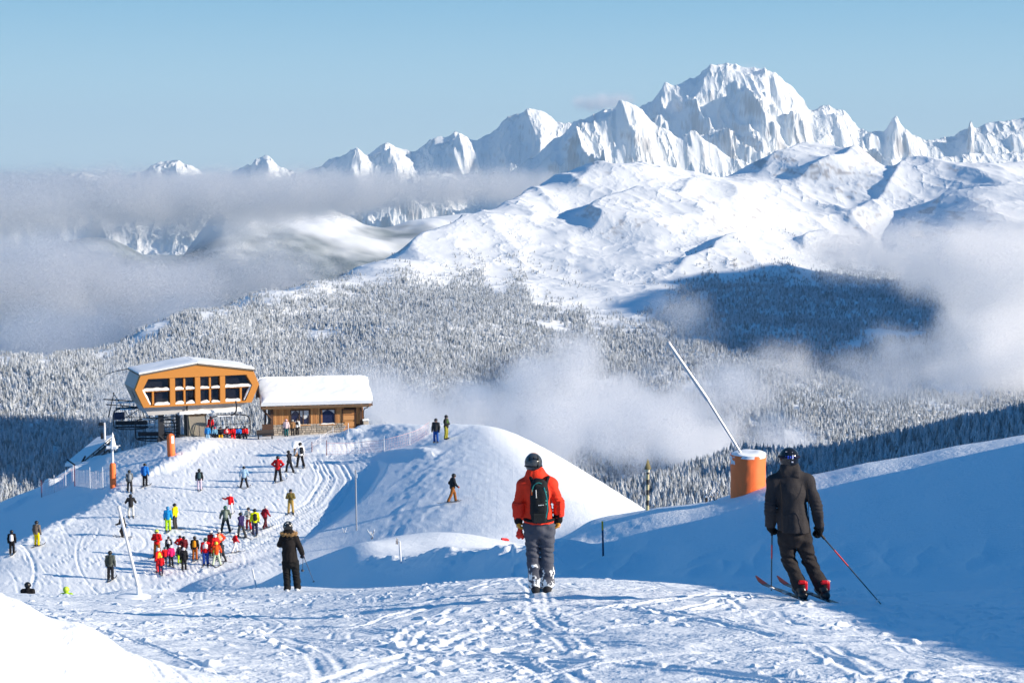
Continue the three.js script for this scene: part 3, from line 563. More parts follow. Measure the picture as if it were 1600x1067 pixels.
{
  const spots = [], r = rng(78);
  let tried = 0;
  while (tried++ < 24000) {
    const x = 830 + 900 * r(), d = 700 + 800 * r(), X = (x - W0 / 2) / FOCAL * d, n = fbm(X / 90, d / 90, 3), h = spurHeight(X, d);
    if (n > 0.2 + 0.4 * r()) continue;
    spots.push([X, h, -d, 5 + 7.5 * Math.pow(r(), 1.3)]);
  }
  // the trees that show largest are trees of their own; the rest read as one wood
  const size = (q) => q[3] / -q[2], near = spots.filter((q) => { const [x, y] = pixelOf(new THREE.Vector3(q[0], q[1] + q[3] * 0.7, q[2])); return x > 920 && x < 1610 && y < 800; }).sort((p, q) => size(q) - size(p)).slice(0, 260), own = new Set(near);
  const crowns = firs, trunk = new THREE.CylinderGeometry(0.012, 0.02, 0.3, 6).translate(0, 0.1, 0), bark = std(0.06, 0.045, 0.035, 0.95);
  near.forEach(([X, h, z, H], i) => {
    const t = thing('fir_tree', 'snow-dusted fir standing in the shaded wood beyond the right-hand bank', 'fir tree', [X, h - 0.4, z], r() * 6.28, 'firs of the shaded wood beyond the bank'); t.scale.set(H * 1.05, H, H * 1.05);
    part('trunk', trunk, bark, t); part('crown', crowns[i % crowns.length], firMaterial, t);
  });
  forest('shaded fir wood on the spur behind the right-hand bank', spots.filter((q) => !own.has(q)), 6);
}
// ---------------------------------------------------------------- clouds: drifts of small droplets lit by the sun
function puffGeometry(seed, n, size) {
  const r = rng(seed), pos = new Float32Array(n * 9);
  for (let i = 0; i < n; i++) {
    let x, y, z; do { x = gauss(r) * 0.42; y = gauss(r) * 0.42; z = gauss(r) * 0.42; } while (x * x + y * y + z * z > 1.3);
    for (let k = 0; k < 3; k++) { const s = size * (0.7 + 0.6 * r()), a = [gauss(r), gauss(r), gauss(r)], l = Math.hypot(...a); pos.set([x + a[0] / l * s, y + a[1] / l * s, z + a[2] / l * s], (i * 3 + k) * 3); }
  }
  const g = new THREE.BufferGeometry(); g.setAttribute('position', new THREE.BufferAttribute(pos, 3)); g.computeVertexNormals(); return g;
}
const mist = new THREE.MeshPhysicalMaterial({ roughness: 1, transmission: 1, thickness: 0, specularIntensity: 0 }); mist.color.setRGB(0.905, 0.925, 0.95);
const puffs = [puffGeometry(1, 5000, 0.0094), puffGeometry(2, 5000, 0.0094), puffGeometry(3, 5000, 0.0094)];
// lobes: [x, y, depth, half width in pixels, half height, half depth in metres, share]; grain: size of a puff in pixels
function cloud(label, lobes, count, grain, seed, wisp = 0.5, flat = 1) {
  const r = rng(seed), total = lobes.reduce((s, l) => s + l[6] * l[3] * l[4], 0), spots = [];
  let guard = 0;
  while (spots.length < count && guard++ < count * 60) {
    let t = r() * total, L = lobes[0]; for (const l of lobes) { t -= l[6] * l[3] * l[4]; if (t <= 0) { L = l; break; } }
    let a, b, c; do { a = r() * 2 - 1; b = r() * 2 - 1; c = r() * 2 - 1; } while (a * a + b * b + c * c > 1);
    const d = L[2] + c * L[5], p = at(L[0], L[1], L[2]), m = L[2] / FOCAL; p.x += a * L[3] * m; p.y += b * L[4] * m; p.z = -d;
    const e = Math.sqrt(a * a + b * b + c * c), f = 60 * m, n = 0.6 * noise3(p.x / f, p.y / f * flat, p.z / f) + 0.4 * noise3(p.x / f * 2.6, p.y / f * 2.6 * flat, p.z / f * 2.6) + 0.22 * noise3(p.x / f * 6, p.y / f * 6, p.z / f * 6);
    if (n * wisp * 1.5 + 1.02 - e - wisp * 0.55 < r() * 0.14) continue;
    const [px_, py_] = pixelOf(p); if (px_ < -140 || px_ > 1740) { count--; continue; }
    spots.push([p.x, p.y, p.z, m * grain * (0.6 + 0.8 * r()) * (1.25 - 0.5 * e)]);
  }
  const im = new THREE.InstancedMesh(puffs[seed % puffs.length], mist, spots.length), M = new THREE.Matrix4(), q = new THREE.Quaternion();
  spots.forEach(([x, y, z, s], i) => { q.set(gauss(r), gauss(r), gauss(r), gauss(r)).normalize(); M.compose(new THREE.Vector3(x, y, z), q, new THREE.Vector3(s, s, s)); im.setMatrixAt(i, M); });
  im.name = numbered('cloud'); im.castShadow = im.receiveShadow = true; im.userData = { label, category: 'cloud', kind: 'stuff' }; scene.add(im);
}
cloud('long flat grey cloud deck across the left under the skyline peaks', [
  [120, 305, 11000, 420, 38, 900, 1], [480, 300, 11200, 400, 32, 900, 1], [760, 290, 11400, 150, 18, 700, 0.8], [-60, 330, 10000, 300, 60, 900, 0.8], [330, 325, 10800, 260, 22, 600, 0.5], [250, 352, 11500, 260, 30, 900, 0.35],
], 4200, 26, 1, 0.35, 2.2);
cloud('blue-grey mist filling the valley on the left', [
  [40, 440, 8000, 180, 70, 900, 0.5], [230, 470, 8200, 170, 55, 800, 0.5], [420, 430, 9000, 160, 40, 800, 0.22], [80, 530, 6500, 150, 40, 600, 0.3], [330, 500, 6500, 120, 24, 500, 0.3],
], 1500, 44, 2, 0.6, 1.3);
cloud('billowing white cloud rising behind the chalet and the dome', [
  [560, 625, 1665, 90, 55, 140, 1], [660, 650, 1690, 110, 70, 168, 1], [760, 660, 1715, 120, 70, 182, 1], [870, 660, 1740, 140, 90, 210, 1], [900, 560, 1790, 46, 52, 112, 0.8], [830, 590, 1765, 60, 40, 112, 0.7], [980, 660, 1765, 130, 80, 196, 1], [1060, 640, 1790, 110, 80, 182, 1], [1150, 600, 1840, 80, 44, 140, 0.8], [1100, 690, 1790, 120, 45, 168, 0.8], [1230, 680, 1815, 70, 40, 125, 0.5], [340, 600, 1665, 60, 40, 112, 0.35], [175, 610, 1640, 40, 45, 112, 0.22],
], 2400, 28, 3, 0.75);
cloud('large soft white cloud drifting in on the right', [
  [1570, 430, 3000, 130, 120, 360, 1.3], [1460, 400, 3200, 120, 66, 320, 0.8], [1330, 395, 3400, 110, 34, 280, 0.45], [1580, 540, 2700, 110, 70, 300, 1], [1480, 570, 2700, 100, 44, 260, 0.8], [1380, 590, 2700, 80, 36, 240, 0.6], [1400, 545, 2800, 60, 24, 200, 0.4], [1250, 580, 2700, 90, 34, 240, 0.5], [1060, 500, 3300, 70, 34, 220, 0.25],
], 2000, 32, 4, 0.72);
cloud('thin cloud banner blowing off the great summit', [
  [960, 160, 36000, 70, 12, 500, 1], [1170, 112, 38000, 40, 10, 400, 0.6], [1060, 170, 37500, 60, 12, 500, 0.2],
], 150, 12, 5, 0.5);
// ---------------------------------------------------------------- people
// surface nets: the zero surface of a distance field f(x, y, z) inside a box
function skin(f, lo, hi, cell, smoothNormals = true) {
  const n = [0, 1, 2].map((k) => Math.ceil((hi[k] - lo[k]) / cell) + 1), [nx, ny, nz] = n, F = new Float32Array(nx * ny * nz), id = new Int32Array(nx * ny * nz).fill(-1), pos = [], idx = [];
  const at3 = (i, j, k) => (k * ny + j) * nx + i;
  for (let k = 0; k < nz; k++) for (let j = 0; j < ny; j++) for (let i = 0; i < nx; i++) F[at3(i, j, k)] = f(lo[0] + i * cell, lo[1] + j * cell, lo[2] + k * cell);
  for (let k = 0; k < nz - 1; k++) for (let j = 0; j < ny - 1; j++) for (let i = 0; i < nx - 1; i++) {
    let m = 0, sx = 0, sy = 0, sz = 0, c = 0; const v = [];
    for (let q = 0; q < 8; q++) { const a = F[at3(i + (q & 1), j + ((q >> 1) & 1), k + (q >> 2))]; v.push(a); if (a < 0) m |= 1 << q; }
    if (m === 0 || m === 255) continue;
    for (let a = 0; a < 8; a++) for (const bit of [1, 2, 4]) { const b = a | bit; if (b === a || (v[a] < 0) === (v[b] < 0)) continue; const t = v[a] / (v[a] - v[b]); sx += (a & 1) + (bit === 1 ? t : 0); sy += ((a >> 1) & 1) + (bit === 2 ? t : 0); sz += (a >> 2) + (bit === 4 ? t : 0); c++; }
    id[at3(i, j, k)] = pos.length / 3; pos.push(lo[0] + (i + sx / c) * cell, lo[1] + (j + sy / c) * cell, lo[2] + (k + sz / c) * cell);
  }
  for (let k = 1; k < nz - 1; k++) for (let j = 1; j < ny - 1; j++) for (let i = 1; i < nx - 1; i++) {
    const a = F[at3(i, j, k)] < 0;
    for (let ax = 0; ax < 3; ax++) {
      const d = [0, 0, 0]; d[ax] = 1; const b = F[at3(i + d[0], j + d[1], k + d[2])] < 0; if (a === b) continue;
      const u = [0, 0, 0], w = [0, 0, 0]; u[(ax + 1) % 3] = 1; w[(ax + 2) % 3] = 1;
      const q = [id[at3(i, j, k)], id[at3(i - u[0], j - u[1], k - u[2])], id[at3(i - u[0] - w[0], j - u[1] - w[1], k - u[2] - w[2])], id[at3(i - w[0], j - w[1], k - w[2])]];
      if (q.some((x) => x < 0)) continue;
      if (a) idx.push(q[0], q[1], q[2], q[0], q[2], q[3]); else idx.push(q[0], q[2], q[1], q[0], q[3], q[2]);
    }
  }
  const g = new THREE.BufferGeometry(); g.setAttribute('position', new THREE.Float32BufferAttribute(pos, 3)); g.setIndex(idx); g.computeVertexNormals();
  const uv = new Float32Array(pos.length / 3 * 2); for (let i = 0; i < pos.length / 3; i++) { uv[i * 2] = pos[i * 3] + pos[i * 3 + 2]; uv[i * 2 + 1] = pos[i * 3 + 1]; } g.setAttribute('uv', new THREE.BufferAttribute(uv, 2));
  return g;
}
// distance to a tapered capsule between two joints
function bone(a, b, ra, rb, flat = 1) {
  const ab = [b[0] - a[0], b[1] - a[1], b[2] - a[2]], l2 = ab[0] ** 2 + ab[1] ** 2 + ab[2] ** 2 || 1e-9;
  const lo = a.map((v, k) => Math.min(v, b[k]) - Math.max(ra, rb)), hi = a.map((v, k) => Math.max(v, b[k]) + Math.max(ra, rb));
  return { lo, hi, d: (x, y, z) => { const px = x - a[0], py = y - a[1], pz = z - a[2], t = clamp((px * ab[0] + py * ab[1] + pz * ab[2]) / l2, 0, 1); return Math.hypot(px - ab[0] * t, py - ab[1] * t, (pz - ab[2] * t) * flat) - (ra + (rb - ra) * t); } };
}
function blend(bones, k) {
  return (x, y, z) => { let d = 1e3; for (const b of bones) { const e = b.d(x, y, z), h = clamp(0.5 + 0.5 * (e - d) / k, 0, 1); d = lerp(e, d, h) - k * h * (1 - h); } return d; };
}
function boxOf(bones, pad) { const lo = [0, 1, 2].map((k) => Math.min(...bones.map((b) => b.lo[k])) - pad), hi = [0, 1, 2].map((k) => Math.max(...bones.map((b) => b.hi[k])) + pad); return [lo, hi]; }

// joints of a figure 1.75 m tall that faces -z (away from the camera at turn 0); l and r are its own left and right seen from behind
function joints(p = {}) {
  return {
    pelvis: [0, 0.96, 0], waist: [0, 1.12, 0], chest: [0, 1.31, 0.01], neck: [0, 1.49, 0], head: [0, 1.63, -0.02], face: -1,
    shoulderL: [-0.185, 1.42, 0], elbowL: [-0.26, 1.16, 0.02], wristL: [-0.27, 0.93, -0.06], handL: [-0.27, 0.84, -0.08],
    shoulderR: [0.185, 1.42, 0], elbowR: [0.26, 1.16, 0.02], wristR: [0.27, 0.93, -0.06], handR: [0.27, 0.84, -0.08],
    hipL: [-0.095, 0.92, 0], kneeL: [-0.115, 0.50, -0.03], ankleL: [-0.12, 0.10, 0.03], toeL: [-0.14, 0.05, -0.15],
    hipR: [0.095, 0.92, 0], kneeR: [0.115, 0.50, -0.03], ankleR: [0.12, 0.10, 0.03], toeR: [0.14, 0.05, -0.15], ...p,
  };
}
const POSES = {
  stand: joints(),
  wide: joints({ kneeL: [-0.19, 0.5, -0.03], ankleL: [-0.28, 0.1, 0.03], toeL: [-0.34, 0.05, -0.13], kneeR: [0.19, 0.5, -0.03], ankleR: [0.28, 0.1, 0.03], toeR: [0.34, 0.05, -0.13], elbowL: [-0.31, 1.18, 0], wristL: [-0.34, 0.98, -0.14], handL: [-0.34, 0.92, -0.2], elbowR: [0.31, 1.18, 0], wristR: [0.34, 0.98, -0.14], handR: [0.34, 0.92, -0.2] }),
  hips: joints({ kneeL: [-0.16, 0.5, -0.02], ankleL: [-0.22, 0.1, 0.03], toeL: [-0.27, 0.05, -0.14], kneeR: [0.16, 0.5, -0.02], ankleR: [0.22, 0.1, 0.03], toeR: [0.27, 0.05, -0.14], elbowL: [-0.40, 1.22, 0.05], wristL: [-0.24, 1.06, -0.03], handL: [-0.19, 1.03, -0.06], elbowR: [0.40, 1.22, 0.05], wristR: [0.24, 1.06, -0.03], handR: [0.19, 1.03, -0.06] }),
  stride: joints({ kneeL: [-0.11, 0.53, -0.17], ankleL: [-0.11, 0.10, -0.24], toeL: [-0.11, 0.05, -0.42], kneeR: [0.11, 0.5, 0.12], ankleR: [0.11, 0.11, 0.32], toeR: [0.11, 0.05, 0.15], elbowL: [-0.25, 1.18, 0.12], wristL: [-0.25, 0.98, 0.0], handL: [-0.25, 0.91, -0.06], elbowR: [0.25, 1.18, -0.10], wristR: [0.25, 1.0, -0.25], handR: [0.25, 0.96, -0.32], chest: [0, 1.31, -0.03], neck: [0, 1.49, -0.06], head: [0, 1.62, -0.10], shoulderL: [-0.185, 1.41, -0.03], shoulderR: [0.185, 1.41, -0.03] }),
  ski: joints({ pelvis: [0, 0.86, 0.06], waist: [0, 1.02, 0.02], chest: [0, 1.20, -0.06], neck: [0, 1.36, -0.13], head: [0, 1.48, -0.18], shoulderL: [-0.19, 1.30, -0.10], shoulderR: [0.19, 1.30, -0.10], elbowL: [-0.34, 1.08, -0.12], wristL: [-0.36, 0.98, -0.32], handL: [-0.36, 0.96, -0.40], elbowR: [0.34, 1.08, -0.12], wristR: [0.36, 0.98, -0.32], handR: [0.36, 0.96, -0.40], hipL: [-0.10, 0.82, 0.06], hipR: [0.10, 0.82, 0.06], kneeL: [-0.15, 0.46, -0.13], kneeR: [0.15, 0.46, -0.13], ankleL: [-0.15, 0.1, 0.03], ankleR: [0.15, 0.1, 0.03], toeL: [-0.15, 0.05, -0.15], toeR: [0.15, 0.05, -0.15] }),
  fold: joints({ elbowL: [-0.29, 1.18, -0.06], wristL: [-0.10, 1.13, -0.20], handL: [-0.02, 1.12, -0.22], elbowR: [0.29, 1.18, -0.06], wristR: [0.10, 1.16, -0.22], handR: [0.02, 1.16, -0.25], kneeL: [-0.14, 0.5, -0.02], ankleL: [-0.17, 0.1, 0.03], toeL: [-0.2, 0.05, -0.14], kneeR: [0.14, 0.5, -0.02], ankleR: [0.17, 0.1, 0.03], toeR: [0.2, 0.05, -0.14] }),
  point: joints({ elbowL: [-0.42, 1.30, -0.06], wristL: [-0.62, 1.36, -0.14], handL: [-0.70, 1.38, -0.17], kneeL: [-0.14, 0.5, -0.02], ankleL: [-0.18, 0.1, 0.03], toeL: [-0.2, 0.05, -0.14], kneeR: [0.14, 0.5, -0.02], ankleR: [0.18, 0.1, 0.03], toeR: [0.2, 0.05, -0.14] }),
  sit: joints({ pelvis: [0, 0.55, 0.12], waist: [0, 0.72, 0.14], chest: [0, 0.92, 0.10], neck: [0, 1.10, 0.06], head: [0, 1.23, 0.02], shoulderL: [-0.185, 1.02, 0.08], shoulderR: [0.185, 1.02, 0.08], elbowL: [-0.25, 0.78, 0.02], wristL: [-0.14, 0.72, -0.18], handL: [-0.10, 0.72, -0.25], elbowR: [0.25, 0.78, 0.02], wristR: [0.14, 0.72, -0.18], handR: [0.10, 0.72, -0.25], hipL: [-0.10, 0.54, 0.08], hipR: [0.10, 0.54, 0.08], kneeL: [-0.13, 0.55, -0.34], kneeR: [0.13, 0.55, -0.34], ankleL: [-0.13, 0.14, -0.40], ankleR: [0.13, 0.14, -0.40], toeL: [-0.14, 0.08, -0.58], toeR: [0.14, 0.08, -0.58] }),
};
const sub3 = (a, b) => [a[0] - b[0], a[1] - b[1], a[2] - b[2]], mix3 = (a, b, t) => [lerp(a[0], b[0], t), lerp(a[1], b[1], t), lerp(a[2], b[2], t)], add3 = (a, b) => [a[0] + b[0], a[1] + b[1], a[2] + b[2]];
function torsoBones(J, g) { return [bone(J.pelvis, J.waist, 0.135 + g, 0.125 + g), bone(J.waist, J.chest, 0.125 + g, 0.15 + g, 1.15), bone(J.shoulderL, J.shoulderR, 0.078 + g, 0.078 + g), bone(J.chest, J.neck, 0.14 + g, 0.055 + g)]; }
function armBones(J, s, g) { return [bone(J['shoulder' + s], J['elbow' + s], 0.062 + g, 0.048 + g), bone(J['elbow' + s], J['wrist' + s], 0.048 + g, 0.034 + g)]; }
function legBones(J, s, g) { return [bone(J['hip' + s], J['knee' + s], 0.092 + g, 0.06 + g), bone(J['knee' + s], J['ankle' + s], 0.06 + g, 0.045 + g)]; }
const wardrobe = new Map();
// the shapes of a small figure in a pose, shared by everybody who takes that pose
function shapes(pose) {
  if (wardrobe.has(pose)) return wardrobe.get(pose);
  const J = POSES[pose], out = {}, cell = 0.03;
  const hand = (s) => [bone(J['wrist' + s], J['hand' + s], 0.034, 0.04), bone(J['hand' + s], add3(J['hand' + s], [s === 'L' ? 0.05 : -0.05, -0.01, -0.035]), 0.022, 0.016)];
  const all = [...torsoBones(J, 0), ...armBones(J, 'L', 0), ...armBones(J, 'R', 0), ...legBones(J, 'L', 0), ...legBones(J, 'R', 0), ...hand('L'), ...hand('R'), bone(J.neck, J.head, 0.06, 0.07), bone(J.head, add3(J.head, [0, 0.03, -0.015]), 0.095, 0.09), bone(add3(J.head, [0, -0.02, -0.085]), add3(J.head, [0, -0.045, -0.105]), 0.012, 0.018), bone(J.ankleL, J.toeL, 0.05, 0.04), bone(J.ankleR, J.toeR, 0.05, 0.04)];
  out.body = skin(blend(all, 0.045), ...boxOf(all, 0.06), cell);
  const hem = lerp(J.pelvis[1], J.hipL[1], 0.5) - 0.10, tb = [...torsoBones(J, 0.035), bone(J.pelvis, mix3(J.hipL, J.hipR, 0.5), 0.165, 0.17), ...armBones(J, 'L', 0.03), ...armBones(J, 'R', 0.03), bone(mix3(J.neck, J.chest, 0.15), add3(J.neck, [0, 0.04, 0.02]), 0.10, 0.085)];
  const tf = blend(tb, 0.05);
  out.jacket = skin((x, y, z) => Math.max(tf(x, y, z) + 0.006 * Math.sin(y * 42 + 2 * Math.sin(x * 20)), pose === 'sit' ? -9 : hem - y), ...boxOf(tb, 0.08), cell);
  const lb = [bone(J.pelvis, mix3(J.hipL, J.hipR, 0.5), 0.145, 0.14), ...['L', 'R'].flatMap((s) => [bone(J['hip' + s], J['knee' + s], 0.115, 0.088), bone(J['knee' + s], mix3(J['knee' + s], J['ankle' + s], 0.92), 0.088, 0.09)])];
  const lf = blend(lb, 0.035);
  out.trousers = skin((x, y, z) => lf(x, y, z) + 0.006 * Math.sin(y * 38 + 1.5 * Math.sin(z * 25)), ...boxOf(lb, 0.07), cell);
  for (const s of ['L', 'R']) {
    const gb = [bone(mix3(J['wrist' + s], J['hand' + s], 0.1), J['hand' + s], 0.05, 0.055), bone(J['hand' + s], add3(J['hand' + s], [s === 'L' ? 0.055 : -0.055, -0.01, -0.04]), 0.03, 0.024)];
    out['glove' + s] = skin(blend(gb, 0.02), ...boxOf(gb, 0.05), 0.022);
    const bb = [bone(mix3(J['ankle' + s], J['knee' + s], 0.45), J['ankle' + s], 0.075, 0.078), bone(add3(J['ankle' + s], [0, -0.03, 0.02]), J['toe' + s], 0.07, 0.055)], bf = blend(bb, 0.02), low = J['ankle' + s][1] - 0.09;
    out['boot' + s] = skin((x, y, z) => Math.max(bf(x, y, z), low - y), ...boxOf(bb, 0.05), 0.024);
  }
  const sole = Math.min(J.ankleL[1], J.ankleR[1]) - 0.09;
  const h = add3(J.head, [0, 0.035, 0.005]), hb = [bone(h, add3(h, [0, 0.015, 0.02]), 0.135, 0.13)];
  out.helmet = skin((x, y, z) => Math.max(hb[0].d(x, y, z), (h[1] - 0.045 - y) * 0.9 + Math.max(0, -(z - h[2])) * 0.5 - 0.03), ...boxOf(hb, 0.05), 0.022);
  const fx = h[0], fy = h[1] - 0.02, fz = h[2];
  out.goggles = skin((x, y, z) => Math.max(Math.hypot((x - fx) * 0.95, (y - fy) * 0.75, z - fz) - 0.138, Math.abs(y - fy) - 0.045, z - fz + 0.055), [fx - 0.16, fy - 0.09, fz - 0.17], [fx + 0.16, fy + 0.09, fz + 0.02], 0.02);
  const pk = add3(mix3(J.chest, J.waist, 0.25), [0, 0, 0.21]), pb = [bone(add3(pk, [0, 0.14, -0.01]), add3(pk, [0, -0.16, 0.0]), 0.10, 0.115)];
  out.backpack = skin((x, y, z) => pb[0].d((x - pk[0]) * 0.78 + pk[0], y, z), [pk[0] - 0.22, pk[1] - 0.34, pk[2] - 0.16], [pk[0] + 0.22, pk[1] + 0.32, pk[2] + 0.16], 0.028);
  const vb = [bone(J.waist, J.chest, 0.178, 0.2, 1.12), bone(J.chest, J.neck, 0.195, 0.11)], vf = blend(vb, 0.05);
  out.bib = skin((x, y, z) => Math.max(vf(x, y, z), Math.abs(x) - 0.17), ...boxOf(vb, 0.05), cell);
  const pole = (s) => { const H = J['hand' + s], tip = [H[0] + (s === 'L' ? -0.06 : 0.06), 0.0, H[2] + (pose === 'ski' ? 0.45 : 0.04)], d = new THREE.Vector3(...sub3(tip, H)), l = d.length(), g = new THREE.CylinderGeometry(0.011, 0.007, l, 6), b = new THREE.CylinderGeometry(0.045, 0.045, 0.012, 8), grip = new THREE.CylinderGeometry(0.02, 0.018, 0.13, 7); b.translate(0, -l / 2 + 0.07, 0); grip.translate(0, l / 2 + 0.02, 0); const m = merged([g, b, grip]); m.applyQuaternion(new THREE.Quaternion().setFromUnitVectors(new THREE.Vector3(0, -1, 0), d.clone().normalize())); m.translate(...mix3(H, tip, 0.5)); return m; };
  out.poleL = pole('L'); out.poleR = pole('R');
  const ski = (s, snowboard) => { const A = J['ankle' + s], T = J['toe' + s], yaw = Math.atan2(-(T[0] - A[0]), -(T[2] - A[2])), y0 = sole + 0.01; const g = skiGeometry(1.58, 0.085); g.rotateY(yaw); g.translate(A[0], y0 + (pose === 'sit' ? -0.03 : 0), A[2] - 0.06); return g; };
  out.skiL = ski('L'); out.skiR = ski('R');
  wardrobe.set(pose, out);
  return out;
}
function skiGeometry(length, width) {                                // a ski along z with its tip turned up at -z
  const n = 16, pos = [], idx = [];
  for (let i = 0; i <= n; i++) {
    const t = i / n, z = (t - 0.5) * length, tip = Math.max(0, 0.16 - t) / 0.16, tail = Math.max(0, t - 0.95) / 0.05, w = width * (0.5 - 0.12 * Math.sin(t * Math.PI)) * Math.sqrt(Math.max(0.03, 1 - tip ** 3)), y = 0.11 * tip * tip + 0.02 * tail;
    for (const [sx, sy] of [[-1, 0], [1, 0], [1, 0.016], [-1, 0.016]]) pos.push(sx * w, y + sy, z);
    if (i) { const a = (i - 1) * 4, b = i * 4; for (let k = 0; k < 4; k++) { const k2 = (k + 1) % 4; idx.push(a + k, a + k2, b + k2, a + k, b + k2, b + k); } }
  }
  idx.push(0, 2, 1, 0, 3, 2); const e = n * 4; idx.push(e, e + 1, e + 2, e, e + 2, e + 3);
  const g = new THREE.BufferGeometry(); g.setAttribute('position', new THREE.Float32BufferAttribute(pos, 3)); g.setAttribute('uv', new THREE.Float32BufferAttribute(new Float32Array(pos.length / 3 * 2), 2)); g.setIndex(idx); const f = g.toNonIndexed(); f.computeVertexNormals(); return f;
}
const dye = new Map();
function fabric(hex, rough = 0.75) { const k = hex + rough; if (!dye.has(k)) { const m = new THREE.MeshPhysicalMaterial({ color: hex, roughness: rough, specularIntensity: rough > 0.65 ? 0.35 : 1 }); dye.set(k, m); } return dye.get(k); }
const flesh = std(0.55, 0.33, 0.24, 0.6), lensDark = std(0.03, 0.03, 0.05, 0.15), steel = std(0.55, 0.56, 0.58, 0.35, { metalness: 0.8 });
// a skier: [x, y of the feet, y of the head] in the photograph
function skier(x, feet, head, o) {
  let p = o.at ? new THREE.Vector3(...o.at) : o.depth ? at(x, feet, o.depth) : (hit(x, feet, 60) ?? hit(x, feet + 4, 60) ?? hit(x, feet + 9, 60) ?? hit(x, feet + 16, 60)); if (!p) { console.log('no ground under', x, feet); return; }
  if (o.headAt) p.y = at(x, head, o.depth).y - o.tall; else if (o.depth) p.y = o.y ?? groundHeight(p.x, p.z);
  const S = shapes(o.pose ?? 'stand'), tall = (feet - head) / FOCAL * -p.z, k = o.tall ? o.tall / 1.76 : clamp(tall, 0.95, 1.95) / 1.76;
  const t = thing('person', o.label, 'person', [p.x, p.y + (o.skis === false || o.pose === 'sit' ? 0 : 0.0), p.z], (o.turn ?? 0) / DEG, o.group);
  t.scale.setScalar(k);
  part('body', S.body, flesh, t);
  part('jacket', S.jacket, fabric(o.jacket), t); part('trousers', S.trousers, fabric(o.trousers), t);
  for (const s of ['L', 'R']) { part('glove', S['glove' + s], fabric(o.gloves ?? '#16171b'), t); part('boot', S['boot' + s], fabric(o.boots ?? '#1d1e24', 0.45), t); }
  const h = part('helmet', S.helmet, fabric(o.helmet ?? '#15161a', 0.4), t); if (o.goggles !== false) part('goggles', S.goggles, lensDark, h);
  if (o.pack) part('backpack', S.backpack, fabric(o.pack), t);
  if (o.bib) part('bib', S.bib, fabric(o.bib), t);
  if (o.skis !== false) { part('ski', S.skiL, fabric(o.skis ?? '#3a3f4a', 0.4), t); part('ski', S.skiR, fabric(o.skis ?? '#3a3f4a', 0.4), t); }
  if (o.poles !== false && o.pose !== 'sit') { part('ski_pole', S.poleL, steel, t); part('ski_pole', S.poleR, steel, t); }
  return t;
}
